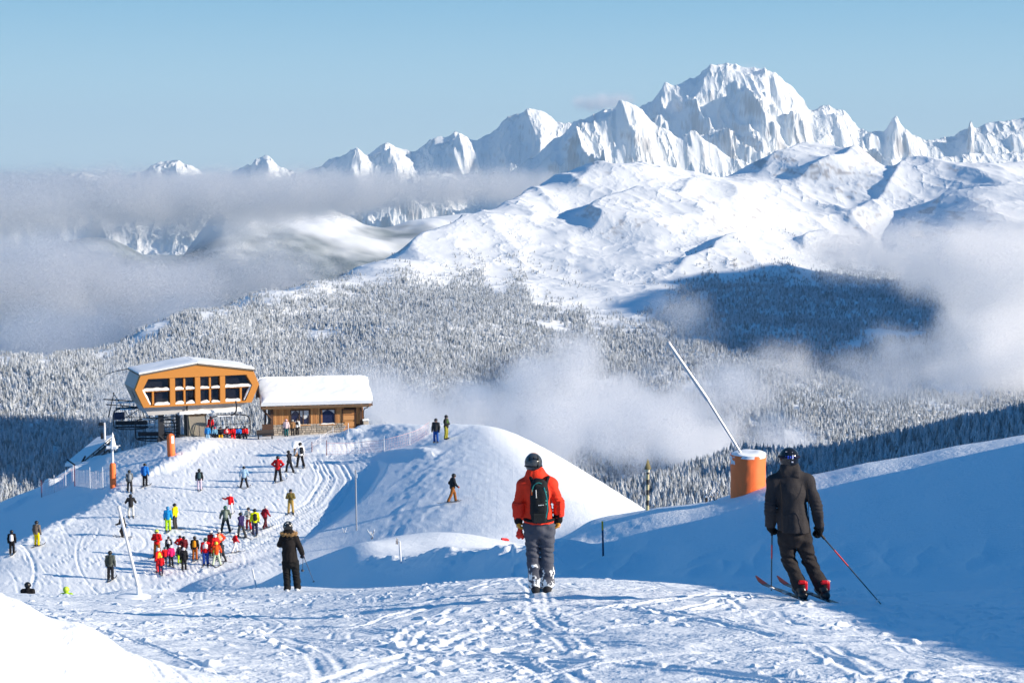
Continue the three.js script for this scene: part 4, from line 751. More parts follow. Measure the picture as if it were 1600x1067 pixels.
{
  const K = '#14151a', N = '#20242f';
  // along the left edge and on the upper piste
  skier(18, 866, 828, { jacket: K, trousers: K, pack: '#d9dde2', turn: 10, poles: false, label: 'person in black with a white backpack, leftmost skier on the piste' });
  skier(57, 853, 813, { jacket: '#6b6560', trousers: '#e3c400', pack: '#4a443f', turn: -15, label: 'person in bright yellow trousers and grey jacket near the left edge' });
  skier(202, 768, 734, { jacket: '#5d646b', trousers: '#23252b', pack: '#8b9299', pose: 'stride', turn: 20, label: 'person in a grey jacket and pack beside the blue-jacketed skier' });
  skier(204, 808, 769, { jacket: '#23252a', trousers: '#c9cbc9', pose: 'ski', turn: 15, label: 'person in pale trousers and dark jacket skiing behind the black-clad skier' });
  skier(226, 760, 724, { jacket: '#1a6fc4', trousers: '#1b1d24', pack: '#155ba6', turn: -10, label: 'person in a blue jacket and dark trousers by the snow berm' });
  skier(192, 839, 801, { jacket: K, trousers: K, pose: 'ski', turn: 75, label: 'person all in black leaning forward above the tilted snow lance' });
  skier(172, 906, 860, { jacket: '#4c5350', trousers: '#1e2026', pack: '#2e3533', turn: 0, label: 'person in a grey-green jacket with a backpack left of the tilted lance' });
  skier(311, 766, 732, { jacket: '#20272c', trousers: '#b9b0c4', pack: '#39525a', turn: 8, label: 'person in pale lilac trousers alone on the upper piste' });
  skier(381, 762, 728, { jacket: '#8fb0cc', trousers: '#1d1f26', pose: 'wide', turn: 10, label: 'person in a pale blue jacket and black trousers with legs apart' });
  skier(434, 752, 712, { jacket: '#c4141f', trousers: '#1d2027', pose: 'hips', turn: -8, pack: '#7d141b', label: 'person in a red jacket with hands on hips near the chalet' });
  skier(452, 738, 703, { jacket: '#1d202b', trousers: '#191b22', pose: 'stride', turn: 60, poles: false, label: 'person in a long dark jacket walking beside the red-jacketed person' });
  skier(469, 730, 690, { jacket: '#dfe2e6', trousers: '#17181d', pose: 'wide', turn: 35, pack: '#22262c', label: 'person in a white jacket with a black pack by the snow-topped box' });
  skier(454, 803, 764, { jacket: '#6d6134', trousers: '#a98f52', pose: 'fold', turn: 180, poles: false, label: 'person in an olive jacket and khaki trousers facing uphill' });
  skier(359, 803, 771, { jacket: '#cc1420', trousers: '#e6e6ea', helmet: '#e8e8ea', pose: 'point', turn: 0, label: 'person in red jacket and white trousers in mid-piste' });
  skier(352, 832, 790, { jacket: '#4c5a54', trousers: '#1f2730', pack: '#7d8a80', pose: 'wide', turn: 15, helmet: '#2d5a4c', label: 'person in a mottled grey-green jacket and dark green helmet' });
  skier(377, 840, 800, { jacket: '#2c2454', trousers: '#3b3d40', pose: 'stride', turn: 50, poles: false, label: 'person in a purple jacket and grey trousers' });
  skier(388, 829, 793, { jacket: '#dcd6c8', trousers: '#b3242b', pose: 'fold', turn: 160, poles: false, label: 'person in a cream jacket and red trousers behind the yellow jacket' });
  skier(398, 836, 795, { jacket: '#d6e00f', trousers: '#232945', pack: '#24262b', turn: 15, poles: false, label: 'person in a fluorescent yellow jacket and navy trousers' });
  skier(414, 826, 790, { jacket: '#8f1a2c', trousers: '#4a1822', helmet: '#c9cbd0', pose: 'stride', turn: -35, label: 'person striding in dark red jacket and maroon trousers' });
  skier(262, 830, 791, { jacket: '#1787c9', trousers: '#a8d61c', helmet: '#2f7fb5', turn: 5, poles: false, label: 'person in a sky-blue jacket and lime trousers' });
  skier(273, 826, 786, { jacket: '#e3cf0a', trousers: '#3a3b3c', turn: 70, poles: false, label: 'person in a yellow jacket and black helmet beside the lime trousers' });
  skier(44, 985, 911, { depth: 70, tall: 1.75, headAt: true, jacket: K, trousers: K, label: 'person of whom only a black helmet shows over the crest at the far left' });
  skier(104, 988, 918, { depth: 70, tall: 1.7, headAt: true, jacket: '#9fc62a', trousers: N, helmet: '#b9d83a', label: 'person of whom only a lime green hat and shoulders show over the crest' });
  // the ski class
  const c = 'ski class standing in a huddle at the bottom of the piste';
  const pupil = (x, f, h, o) => skier(x, f, h, { group: c, ...o });
  pupil(245, 871, 827, { jacket: '#c8141c', trousers: '#9a5a23', helmet: '#c8d84a', pose: 'fold', turn: 170, poles: false, label: 'instructor in red jacket and brown trousers at the left of the class' });
  pupil(263, 868, 838, { jacket: '#1c1f2a', trousers: '#22242b', bib: '#c9ced4', turn: 190, label: 'pupil in black jacket with a pale bib beside the instructor' });
  pupil(247, 893, 854, { jacket: '#cf1b22', trousers: '#c22229', helmet: '#e6e6e6', bib: '#e0b21e', turn: 60, label: 'pupil in red with a yellow bib and white helmet' });
  pupil(257, 882, 853, { jacket: '#c9161e', trousers: '#2a2c33', helmet: '#1f5a5a', turn: 200, label: 'pupil in red with a teal helmet' });
  pupil(267, 885, 852, { jacket: '#e0246a', trousers: '#1d1f27', helmet: '#ececec', turn: 30, label: 'pupil in a pink jacket and white helmet' });
  pupil(251, 898, 868, { jacket: '#c8151d', trousers: '#23284a', helmet: '#d9d02a', bib: '#c8151d', turn: 20, label: 'small pupil in red with a yellow helmet, lowest of the class' });
  pupil(281, 871, 837, { jacket: '#d6151c', trousers: '#23252c', pose: 'hips', turn: 10, label: 'adult in a plain red jacket and black helmet among the class' });
  pupil(287, 873, 837, { jacket: '#5b1520', trousers: '#25262d', turn: 25, label: 'adult in a dark maroon jacket and black helmet among the class' });
  pupil(280, 881, 852, { jacket: '#23252c', trousers: '#a9cf1f', helmet: '#e9e9ea', turn: 200, label: 'pupil in lime trousers and white helmet' });
  pupil(287, 890, 854, { jacket: '#18191f', trousers: '#1a1b21', helmet: '#d9d9da', turn: 15, label: 'pupil all in black with a white helmet' });
  pupil(304, 876, 838, { jacket: '#1f1f22', trousers: '#9c5421', pack: '#d08a1c', turn: 0, label: 'adult with an orange backpack and rust trousers' });
  pupil(321, 883, 839, { jacket: '#cb1620', trousers: '#24479a', helmet: '#1f4a3c', bib: '#e8d9da', turn: 185, label: 'person in red jacket with a white chest mark and blue trousers' });
  pupil(330, 868, 827, { jacket: '#cf1820', trousers: '#2a2c34', helmet: '#ededee', turn: 160, label: 'person in red with a white helmet at the back of the class' });
  pupil(342, 869, 828, { jacket: '#d8401f', trousers: '#33353c', helmet: '#f0e8e0', pose: 'hips', turn: 200, bib: '#e8a27a', label: 'person in an orange-red jacket at the right of the huddle' });
  pupil(336, 872, 835, { jacket: '#c91a22', trousers: '#7d9a2e', turn: 30, helmet: '#e4e4e6', label: 'pupil in red jacket and green trousers between two taller people' });
  pupil(338, 884, 846, { jacket: '#de4a1e', trousers: '#b9c7b0', helmet: '#dacb3a', pose: 'wide', turn: 10, bib: '#e05a1c', label: 'pupil in an orange bib, pale trousers and yellow helmet' });
  pupil(347, 877, 846, { jacket: '#2a2d36', trousers: '#30333b', pose: 'stride', turn: 60, label: 'pupil in dark clothes at the right edge of the huddle' });
  pupil(367, 864, 833, { jacket: '#cc1722', trousers: '#e2e2e6', helmet: '#e8e8ea', pose: 'stride', turn: -60, label: 'small pupil in red jacket and white trousers apart from the class' });
  // on the dome and by the chalet
  skier(681, 692, 654, { jacket: '#2f3338', trousers: '#1d4f9e', helmet: '#1a1b1f', skis: false, poles: false, turn: 165, label: 'person in blue trousers standing on the dome beside another' });
  skier(697, 687, 649, { jacket: '#26282a', trousers: '#8d8a35', bib: '#3f5f33', skis: false, poles: false, pose: 'fold', turn: -110, label: 'person in khaki-yellow trousers standing on top of the dome' });
  skier(707, 785, 740, { jacket: '#22252b', trousers: '#8a5526', pose: 'stride', turn: -70, gloves: '#b3461f', label: 'person in brown trousers crossing the near side of the dome' });
  skier(447, 682, 655, { jacket: '#d9c3c6', trousers: '#1f5a60', helmet: '#e4b9bd', skis: false, turn: 180, label: 'person in a pale pink jacket and teal trousers at the chalet wall' });
  skier(457, 681, 656, { jacket: '#8a6a4a', trousers: '#2a2c31', helmet: '#b9bdb4', skis: false, turn: 200, poles: false, label: 'person in a tan jacket between two others at the chalet wall' });
  skier(464, 680, 654, { jacket: '#dfe3e4', trousers: '#22252c', bib: '#22252c', skis: false, turn: 170, poles: false, label: 'person in a white and black jacket at the chalet wall' });
}
// ---------------------------------------------------------------- the three people in front
function heroSki() { const g = skiGeometry(1.66, 0.08), q = g.attributes.position; for (let i = 0; i < q.count; i++) if (q.getZ(i) < -0.4) q.setY(i, q.getY(i) * 0.55); g.computeVertexNormals(); return g; }
function fold3(x, y, z, f, a) { return a * (noise3(x * f, y * f * 1.6, z * f) + 0.5 * noise3(x * f * 2.3 + 5, y * f * 2.1, z * f * 2.3)); }
const limbs = (J, s, g) => [bone(J['shoulder' + s], J['elbow' + s], 0.066 + g, 0.05 + g), bone(J['elbow' + s], J['wrist' + s], 0.05 + g, 0.036 + g)];
// a gloved hand: palm, four unequal bent fingers, a thumb from the side of the palm; across points from the little finger to the index finger
function handBones(w, h, across, inward, curl, g) {
  const dir = new THREE.Vector3(...sub3(h, w)).normalize(), A = new THREE.Vector3(...across).normalize(), I = new THREE.Vector3(...inward).normalize(), at0 = (a, d, i) => new THREE.Vector3(...w).addScaledVector(dir, d).addScaledVector(A, a).addScaledVector(I, i).toArray();
  const out = [bone(at0(-0.018, 0.0, 0), at0(-0.022, 0.075, 0.002), 0.022 + g, 0.024 + g), bone(at0(0.012, 0.0, 0), at0(0.022, 0.08, 0.002), 0.022 + g, 0.024 + g)];
  const len = [0.058, 0.075, 0.082, 0.074];
  for (let f = 0; f < 4; f++) {
    const a = -0.036 + 0.024 * f; let p = at0(a, 0.085, 0), ang = curl * 0.55; const seg = len[f] / 2.4;
    for (let k = 0; k < 3; k++) { const q = add3(p, dir.clone().multiplyScalar(Math.cos(ang) * seg * (1 - 0.12 * k)).addScaledVector(I, Math.sin(ang) * seg * (1 - 0.12 * k)).toArray()); out.push(bone(p, q, 0.0095 + g, 0.0085 + g)); p = q; ang += curl * 0.75; }
  }
  let p = at0(0.03, 0.022, 0.008), q = at0(0.055, 0.052, 0.026), r = at0(0.05, 0.085, 0.044); out.push(bone(p, q, 0.014 + g, 0.011 + g), bone(q, r, 0.011 + g, 0.009 + g));
  return out;
}
function tube(points, r, n = 24, m = 8, closed = false) { return new THREE.TubeGeometry(new THREE.CatmullRomCurve3(points.map((p) => new THREE.Vector3(...p)), closed), n, r, m, closed); }
function stick(a, b, r0, r1 = r0, n = 8) { const d = new THREE.Vector3(...sub3(b, a)), g = new THREE.CylinderGeometry(r1, r0, d.length(), n); g.applyQuaternion(new THREE.Quaternion().setFromUnitVectors(new THREE.Vector3(0, 1, 0), d.clone().normalize())); g.translate(...mix3(a, b, 0.5)); return g; }
function rbox(w, h, d, x, y, z, r = 0.02, turn) { const g = new RoundedBoxGeometry(w, h, d, 2, Math.min(r, w / 2.01, h / 2.01, d / 2.01)); if (turn) { g.rotateX(turn[0]); g.rotateY(turn[1]); g.rotateZ(turn[2]); } g.translate(x, y, z); return g; }
const clothTexture = noiseTexture(256, 3, (x, y) => 0.5 + 0.5 * tile(x, y, 48, (a, b) => fbm(a, b, 3)) * 1.4); clothTexture.repeat.set(3, 3);
function cloth(r, g, b, rough = 0.85) { const m = new THREE.MeshPhysicalMaterial({ roughness: rough, specularIntensity: 0.35, bumpMap: clothTexture, bumpScale: 0.004 }); m.color.setRGB(r, g, b); return m; }
function bodyOf(J, lean) {
  const b = [bone(J.pelvis, J.waist, 0.14, 0.125), bone(J.waist, J.chest, 0.125, 0.15, 1.2), bone(J.shoulderL, J.shoulderR, 0.075, 0.075), bone(J.chest, J.neck, 0.13, 0.055), ...limbs(J, 'L', -0.006), ...limbs(J, 'R', -0.006), ...legBones(J, 'L', -0.004), ...legBones(J, 'R', -0.004), bone(J.ankleL, J.toeL, 0.045, 0.035), bone(J.ankleR, J.toeR, 0.045, 0.035),
    bone(J.wristL, J.handL, 0.03, 0.035), bone(J.wristR, J.handR, 0.03, 0.035),
    bone(J.neck, J.head, 0.058, 0.068), bone(J.head, add3(J.head, [0, 0.035, -0.01]), 0.092, 0.09), bone(add3(J.head, [0, -0.06, -0.05]), add3(J.head, [0, -0.085, -0.055]), 0.05, 0.042),
    bone(add3(J.head, [0, 0.0, -0.095]), add3(J.head, [0, -0.03, -0.112]), 0.010, 0.014), bone(add3(J.head, [-0.09, 0, 0]), add3(J.head, [-0.093, -0.03, 0]), 0.014, 0.012), bone(add3(J.head, [0.09, 0, 0]), add3(J.head, [0.093, -0.03, 0]), 0.014, 0.012),
    bone(add3(J.head, [-0.025, -0.062, -0.092]), add3(J.head, [0.025, -0.062, -0.092]), 0.010, 0.010)];
  return skin(blend(b, 0.03), ...boxOf(b, 0.05), 0.014);
}
function jacketOf(J, hem, o = {}) {
  const g = o.loose ?? 0.03, tb = [bone(J.pelvis, J.waist, 0.15 + g, 0.135 + g), bone([J.pelvis[0], hem - 0.03, J.pelvis[2]], J.waist, 0.158 + g, 0.14 + g), bone(J.waist, J.chest, 0.135 + g, 0.155 + g, 1.12), bone(J.shoulderL, J.shoulderR, 0.064 + g * 0.6, 0.064 + g * 0.6), bone(J.shoulderL, J.neck, 0.05 + g, 0.075 + g), bone(J.shoulderR, J.neck, 0.05 + g, 0.075 + g), bone(J.chest, J.neck, 0.135 + g, 0.07 + g)];
  const ab = ['L', 'R'].flatMap((s) => [bone(J['shoulder' + s], J['elbow' + s], 0.066 + g * 0.7, 0.056 + g * 0.6), bone(J['elbow' + s], J['wrist' + s], 0.056 + g * 0.6, 0.044 + g * 0.5)]);
  const tf = blend(tb, 0.05), af = blend(ab, 0.012), lo = boxOf([...tb, ...ab], 0.06);
  const cuff = (s, x, y, z) => { const w = J['wrist' + s], e = J['elbow' + s], d = new THREE.Vector3(...sub3(w, e)).normalize(); return (x - w[0]) * d.x + (y - w[1]) * d.y + (z - w[2]) * d.z; };
  return skin((x, y, z) => {
    const t = Math.max(tf(x, y, z), hem + (o.dip ?? 0) * x - y), al = Math.abs(x - J.shoulderL[0]) < Math.abs(x - J.shoulderR[0]) ? 'L' : 'R', a = Math.max(af(x, y, z), cuff(al, x, y, z) > 0 && y < J['elbow' + al][1] ? cuff(al, x, y, z) : -9);
    const h = clamp(0.5 + 0.5 * (a - t) / 0.03, 0, 1), d = lerp(a, t, h) - 0.03 * h * (1 - h);
    const e = Math.min(Math.hypot(x - J.elbowL[0], y - J.elbowL[1], z - J.elbowL[2]), Math.hypot(x - J.elbowR[0], y - J.elbowR[1], z - J.elbowR[2]));
    return d + fold3(x, y, z, 9, 0.007) + 0.008 * Math.exp(-e * e * 90) * Math.sin(y * 150 + x * 30) + 0.004 * smoothstep(J.waist[1] + 0.12 - y, 0, 0.1) * Math.sin(x * 60);
  }, lo[0], lo[1], 0.0125);
}
function trousersOf(J, o = {}) {
  const g = o.loose ?? 0.02, lb = [bone(J.pelvis, mix3(J.hipL, J.hipR, 0.5), 0.15, 0.145), ...['L', 'R'].flatMap((s) => [bone(J['hip' + s], J['knee' + s], 0.105 + g, 0.072 + g), bone(J['knee' + s], mix3(J['knee' + s], J['ankle' + s], o.to ?? 0.95), 0.072 + g, 0.072 + g * 1.3)])];
  const lf = blend(lb, 0.016), cut = (s, x, y, z) => { const a = mix3(J['knee' + s], J['ankle' + s], o.to ?? 0.95), d = new THREE.Vector3(...sub3(J['ankle' + s], J['knee' + s])).normalize(); return (x - a[0]) * d.x + (y - a[1]) * d.y + (z - a[2]) * d.z; };
  const box = boxOf(lb, 0.05);
  return skin((x, y, z) => {
    const s = Math.hypot(x - J.ankleL[0], z - J.ankleL[2]) < Math.hypot(x - J.ankleR[0], z - J.ankleR[2]) ? 'L' : 'R', c = y < J['knee' + s][1] ? cut(s, x, y, z) - 0.05 : -9;
    const k = Math.min(Math.hypot(x - J.kneeL[0], y - J.kneeL[1]), Math.hypot(x - J.kneeR[0], y - J.kneeR[1]));
    return Math.max(lf(x, y, z) + fold3(x, y, z, 10, 0.008) + 0.010 * Math.exp(-k * k * 60) * Math.sin(y * 95 + x * 40 + z * 20) + 0.005 * Math.sin(y * 50 + x * 25 + 3 * Math.sin(z * 14)), c);
  }, box[0], box[1], 0.0125);
}
function helmetOf(c, r) {
  return skin((x, y, z) => {
    const X = (x - c[0]) / 0.94, Y = y - c[1], Z = (z - c[2]) / 1.1, d = Math.hypot(X, Y * (Y < 0 ? 0.86 : 1.02), Z) - r, rim = Z > 0 ? -0.135 : -0.135 + Math.min(0.10, -Z * 1.3);
    return Math.max(d, rim - Y) - 0.004 * Math.exp(-((Y - rim - 0.012) ** 2) * 9000);
  }, [c[0] - r * 1.15, c[1] - 0.18, c[2] - r * 1.3], [c[0] + r * 1.15, c[1] + r * 1.15, c[2] + r * 1.3], 0.009);
}
// a band round a helmet at a height dy over its centre
function strapOf(c, r, dy, tilt, w) { const k = Math.sqrt(Math.max(0.05, 1 - (dy * (dy < 0 ? 0.86 : 1.02) / r) ** 2)) * 1.012; return tube(Array.from({ length: 28 }, (_, i) => { const a = i / 28 * 6.2832; return [c[0] + Math.cos(a) * r * 0.94 * k, c[1] + dy + tilt * Math.sin(a), c[2] + Math.sin(a) * r * 1.1 * k]; }), w, 60, 6, true); }
function bootsOf(J, s) {
  const a = J['ankle' + s], t = J['toe' + s], up = mix3(a, J['knee' + s], 0.34), d = new THREE.Vector3(t[0] - a[0], 0, t[2] - a[2]).normalize(), heel = [a[0] - d.x * 0.07, a[1] - 0.05, a[2] - d.z * 0.07];
  const b = [bone(up, a, 0.068, 0.07), bone(heel, t, 0.055, 0.048), bone(a, mix3(a, t, 0.5), 0.065, 0.05)], f = blend(b, 0.02), sole = Math.min(a[1], t[1]) - 0.075, box = boxOf(b, 0.03);
  return skin((x, y, z) => Math.max(f(x, y, z), sole - y), box[0], box[1], 0.01);
}
function poleOf(t, grip, tip, shaft, band, bandMaterial) {
  const a = grip, b = tip, m = mix3(a, b, 0.22), n = mix3(a, b, 0.45), e = mix3(a, b, -0.1), w = mix3(a, b, 0.945);
  const p = part('ski_pole', stick(a, b, 0.0085, 0.006), shaft, t);
  part('grip', merged([stick(e, mix3(a, b, 0.06), 0.017, 0.015, 10), new THREE.SphereGeometry(0.02, 10, 8).translate(...e)]), fabric('#101114', 0.6), p);
  if (band) part('band', stick(m, n, 0.0098, 0.0096), bandMaterial, p);
  const bk = new THREE.CylinderGeometry(0.012, 0.038, 0.016, 14); bk.applyQuaternion(new THREE.Quaternion().setFromUnitVectors(new THREE.Vector3(0, 1, 0), new THREE.Vector3(...sub3(a, b)).normalize())); bk.translate(...w);
  part('basket', bk, fabric(band ? '#d9dcdf' : '#2a3040', 0.5), p);
  return p;
}
function inPicture(scale, x0, y0, metre) { return (x, y, z = 0) => [(x - x0) * metre, (y0 - y) * metre, z]; }

// ---- the person in the red jacket
{
  const c = inPicture(1, 285, 1000, 0.001938), base = hit(780 + 285 / 4.267, 690 + 1000 / 4.267, 15) ?? at(847, 924, 22.7);
  const J = { pelvis: c(266, 548, 0), waist: c(262, 470, 0), chest: c(255, 340, 0.01), neck: c(243, 225, 0.0), head: c(229, 152, -0.02), shoulderL: c(166, 300, 0), elbowL: c(132, 418, 0.03), wristL: c(131, 520, -0.02), handL: c(133, 570, -0.03), shoulderR: c(343, 297, 0), elbowR: c(388, 402, 0.03), wristR: c(391, 515, -0.01), handR: c(390, 566, -0.02), hipL: c(222, 575, 0), kneeL: c(226, 735, -0.03), ankleL: c(242, 955, 0.02), toeL: c(238, 985, -0.17), hipR: c(312, 575, 0), kneeR: c(318, 735, -0.03), ankleR: c(322, 955, 0.02), toeR: c(330, 985, -0.17) };
  const t = thing('person', 'person in bright red jacket with a black backpack and grey trousers walking away', 'person', base.toArray());
  part('body', bodyOf(J), flesh, t);
  const red = cloth(0.80, 0.045, 0.018, 0.7), lowerRed = cloth(0.68, 0.036, 0.018, 0.75);
  const jk = part('jacket', jacketOf(J, c(0, 543)[1], { loose: 0.022 }), red, t);
  // darker lower sleeves and black cuffs
  for (const s of ['L', 'R']) {
    const e = mix3(J['elbow' + s], J['shoulder' + s], 0.02), b = [bone(e, J['wrist' + s], 0.088, 0.071)], f = b[0].d, box = boxOf(b, 0.04);
    if (s === 'L') part('lower_sleeve', skin((x, y, z) => Math.max(f(x, y, z) + fold3(x, y, z, 12, 0.007), y - e[1] - 0.015, J['wrist' + s][1] + 0.02 - y), box[0], box[1], 0.0115), lowerRed, jk);
    else part('sleeve_panel', skin((x, y, z) => Math.max(f(x, y, z) + fold3(x, y, z, 12, 0.007) - 0.001, y - e[1] - 0.015, J['wrist' + s][1] + 0.02 - y, J['elbow' + s][0] + 0.0 - x + 0.012), box[0], box[1], 0.0115), lowerRed, jk);
    const w = J['wrist' + s], cb = [bone(mix3(w, J['elbow' + s], 0.18), mix3(w, J['hand' + s], 0.3), 0.06, 0.056)], cb2 = boxOf(cb, 0.03);
    part('cuff', skin((x, y, z) => cb[0].d(x, y, z) + 0.003 * Math.sin(y * 260), cb2[0], cb2[1], 0.01), fabric('#15161a', 0.8), t);
  }
  const hb = [bone(c(212, 232, 0.05), c(270, 232, 0.05), 0.055, 0.055), bone(c(226, 212, 0.02), c(256, 212, 0.02), 0.078, 0.078), bone(c(216, 252, 0.07), c(266, 252, 0.07), 0.035, 0.035)], hf = blend(hb, 0.03), hx = boxOf(hb, 0.04);
  part('hood', skin((x, y, z) => hf(x, y, z) + fold3(x, y, z, 14, 0.010), hx[0], hx[1], 0.0115), red, jk);
  const tr = trousersOf(J, { loose: 0.012, to: 0.98 }), p = tr.attributes.position, col = new Float32Array(p.count * 3);
  for (let i = 0; i < p.count; i++) { const x = p.getX(i), y = p.getY(i), z = p.getZ(i), n = noise3(x * 26, y * 20, z * 26) + 0.6 * noise3(x * 60, y * 55, z * 60), s = n > 0.05 + (y - 0.06) * 2.6 - 0.22 && y < 0.36 ? 1 : 0; col[i * 3] = s ? 0.8 : 0.052; col[i * 3 + 1] = s ? 0.86 : 0.062; col[i * 3 + 2] = s ? 0.9 : 0.09; }
  tr.setAttribute('color', new THREE.BufferAttribute(col, 3));
  part('trousers', tr, new THREE.MeshStandardMaterial({ vertexColors: true, roughness: 0.85, bumpMap: clothTexture, bumpScale: 0.004 }), t).userData.label = 'grey ski trousers crusted with snow on the lower legs';
  for (const s of ['L', 'R']) part('boot', bootsOf(J, s), fabric('#2a2d33', 0.8), t);
  const hel = part('helmet', helmetOf(c(229, 150, -0.005), 0.118), std(0.075, 0.085, 0.095, 0.25, { metalness: 0.35 }), t);
  part('helmet_vent', merged([-0.055, 0.0, 0.055].map((x) => rbox(0.012, 0.05, 0.02, c(229, 0)[0] + x, c(0, 118)[1], 0.105, 0.005, [0.45, 0, 0]))), fabric('#0b0c0e'), hel);
  part('helmet_stripe', tube([c(254, 101, 0.045), c(259, 125, 0.085), c(260, 160, 0.112), c(258, 185, 0.11)], 0.007, 16, 6), fabric('#0d0e10', 0.5), hel);
  part('goggle_strap', strapOf(c(229, 150, -0.005), 0.118, -0.045, 0.01, 0.010), fabric('#1b1c20', 0.7), hel);
  // gloves: ochre leather, the left one holding a bright red flag
  const tan = cloth(0.58, 0.27, 0.035, 0.7);
  for (const [s, sx] of [['L', 1], ['R', -1]]) { const b = handBones(J['wrist' + s], J['hand' + s], [0, 0, -1], [sx, 0, 0], 0.75, 0.0055), bx = boxOf(b, 0.015); part('glove', skin(blend(b, 0.008), bx[0], bx[1], 0.006), tan, t); }
  // backpack
  const bc = c(266, 385, 0.20), pk = part('backpack', skin((x, y, z) => { const X = (x - bc[0]) / 0.118, Y = (y - bc[1]) / 0.285, Z = (z - bc[2]) / 0.105, k = Math.pow(Math.abs(X), 3) + Math.pow(Math.abs(Y), 3.4) + Math.pow(Math.abs(Z), 2.6); return (Math.pow(k, 0.36) - 1) * 0.1 + fold3(x, y, z, 11, 0.006); }, [bc[0] - 0.15, bc[1] - 0.33, bc[2] - 0.13], [bc[0] + 0.15, bc[1] + 0.33, bc[2] + 0.14], 0.0115), cloth(0.012, 0.015, 0.018, 0.75), t);
  const on = (dx, dy, out = 0.004) => { const X = dx / 0.118, Y = dy / 0.285; return [bc[0] + dx, bc[1] + dy, bc[2] + 0.105 * Math.pow(Math.max(0.02, 1 - Math.pow(Math.abs(X), 3) - Math.pow(Math.abs(Y), 3.4)), 1 / 2.6) + out]; };
  part('piping', tube([on(-0.095, 0.13), on(-0.07, 0.21), on(-0.02, 0.245), on(0.03, 0.235)], 0.006, 30, 6), fabric('#2b8a86', 0.7), pk);
  part('piping', tube([on(0.055, 0.19), on(0.09, 0.05), on(0.098, -0.08), on(0.078, -0.2)], 0.008, 30, 6), fabric('#1f7f86', 0.7), pk);
  part('zip', tube([on(-0.045, 0.16), on(-0.04, 0.06)], 0.005, 10, 6), fabric('#d5d8da', 0.5), pk);
  part('logo', merged([[-0.018, 0], [0.0, 0.001], [0.016, 0.002], [0.034, 0.003]].map(([dx, dy]) => rbox(0.015, 0.011, 0.005, ...on(dx + 0.01, -0.032 + dy, 0.002), 0.002))), fabric('#d9dcdd', 0.6), pk);
  part('side_print', merged([0.13, 0.10, 0.02, -0.02].map((dy) => rbox(0.011, 0.022, 0.005, ...on(0.082, dy, 0.001), 0.002))), fabric('#6fd0b0', 0.6), pk);
  part('pull_tab', rbox(0.022, 0.075, 0.012, ...on(-0.094, 0.125, 0.0), 0.004), fabric('#e2622a', 0.7), pk);
  part('pocket', rbox(0.17, 0.13, 0.05, ...on(-0.004, -0.2, -0.012), 0.022), cloth(0.018, 0.022, 0.025), pk);
  for (const sx of [-1, 1]) part('shoulder_strap', tube([[bc[0] + sx * 0.075, bc[1] + 0.19, bc[2] + 0.02], [bc[0] + sx * 0.10, bc[1] + 0.265, bc[2] - 0.06], [bc[0] + sx * 0.115, bc[1] + 0.275, bc[2] - 0.15], [bc[0] + sx * 0.12, bc[1] + 0.14, bc[2] - 0.30]], 0.022, 24, 8), fabric('#17191c', 0.8), pk);
  part('hip_belt', tube(Array.from({ length: 20 }, (_, i) => { const a = i / 20 * 6.2832; return [J.pelvis[0] + Math.cos(a) * 0.182, c(0, 520)[1], Math.sin(a) * 0.182]; }), 0.022, 40, 8, true), fabric('#14161a', 0.8), pk);
  // what the left hand holds
  const hp = J.handL, fl = thing('folded_flag', 'small bright red cloth held in the left hand of the red-jacketed person', 'cloth', add3(base.toArray(), add3(hp, [0.02, -0.075, -0.005])));
  const fb = [bone([0, 0.03, 0], [-0.01, -0.05, 0], 0.03, 0.045), bone([0, -0.02, 0.02], [0.03, -0.06, 0.02], 0.03, 0.026)], fx = boxOf(fb, 0.03), ff = blend(fb, 0.02);
  part('cloth', skin((x, y, z) => ff(x, y, z) + fold3(x, y, z, 30, 0.012), fx[0], fx[1], 0.008), cloth(0.85, 0.05, 0.03), fl);
}
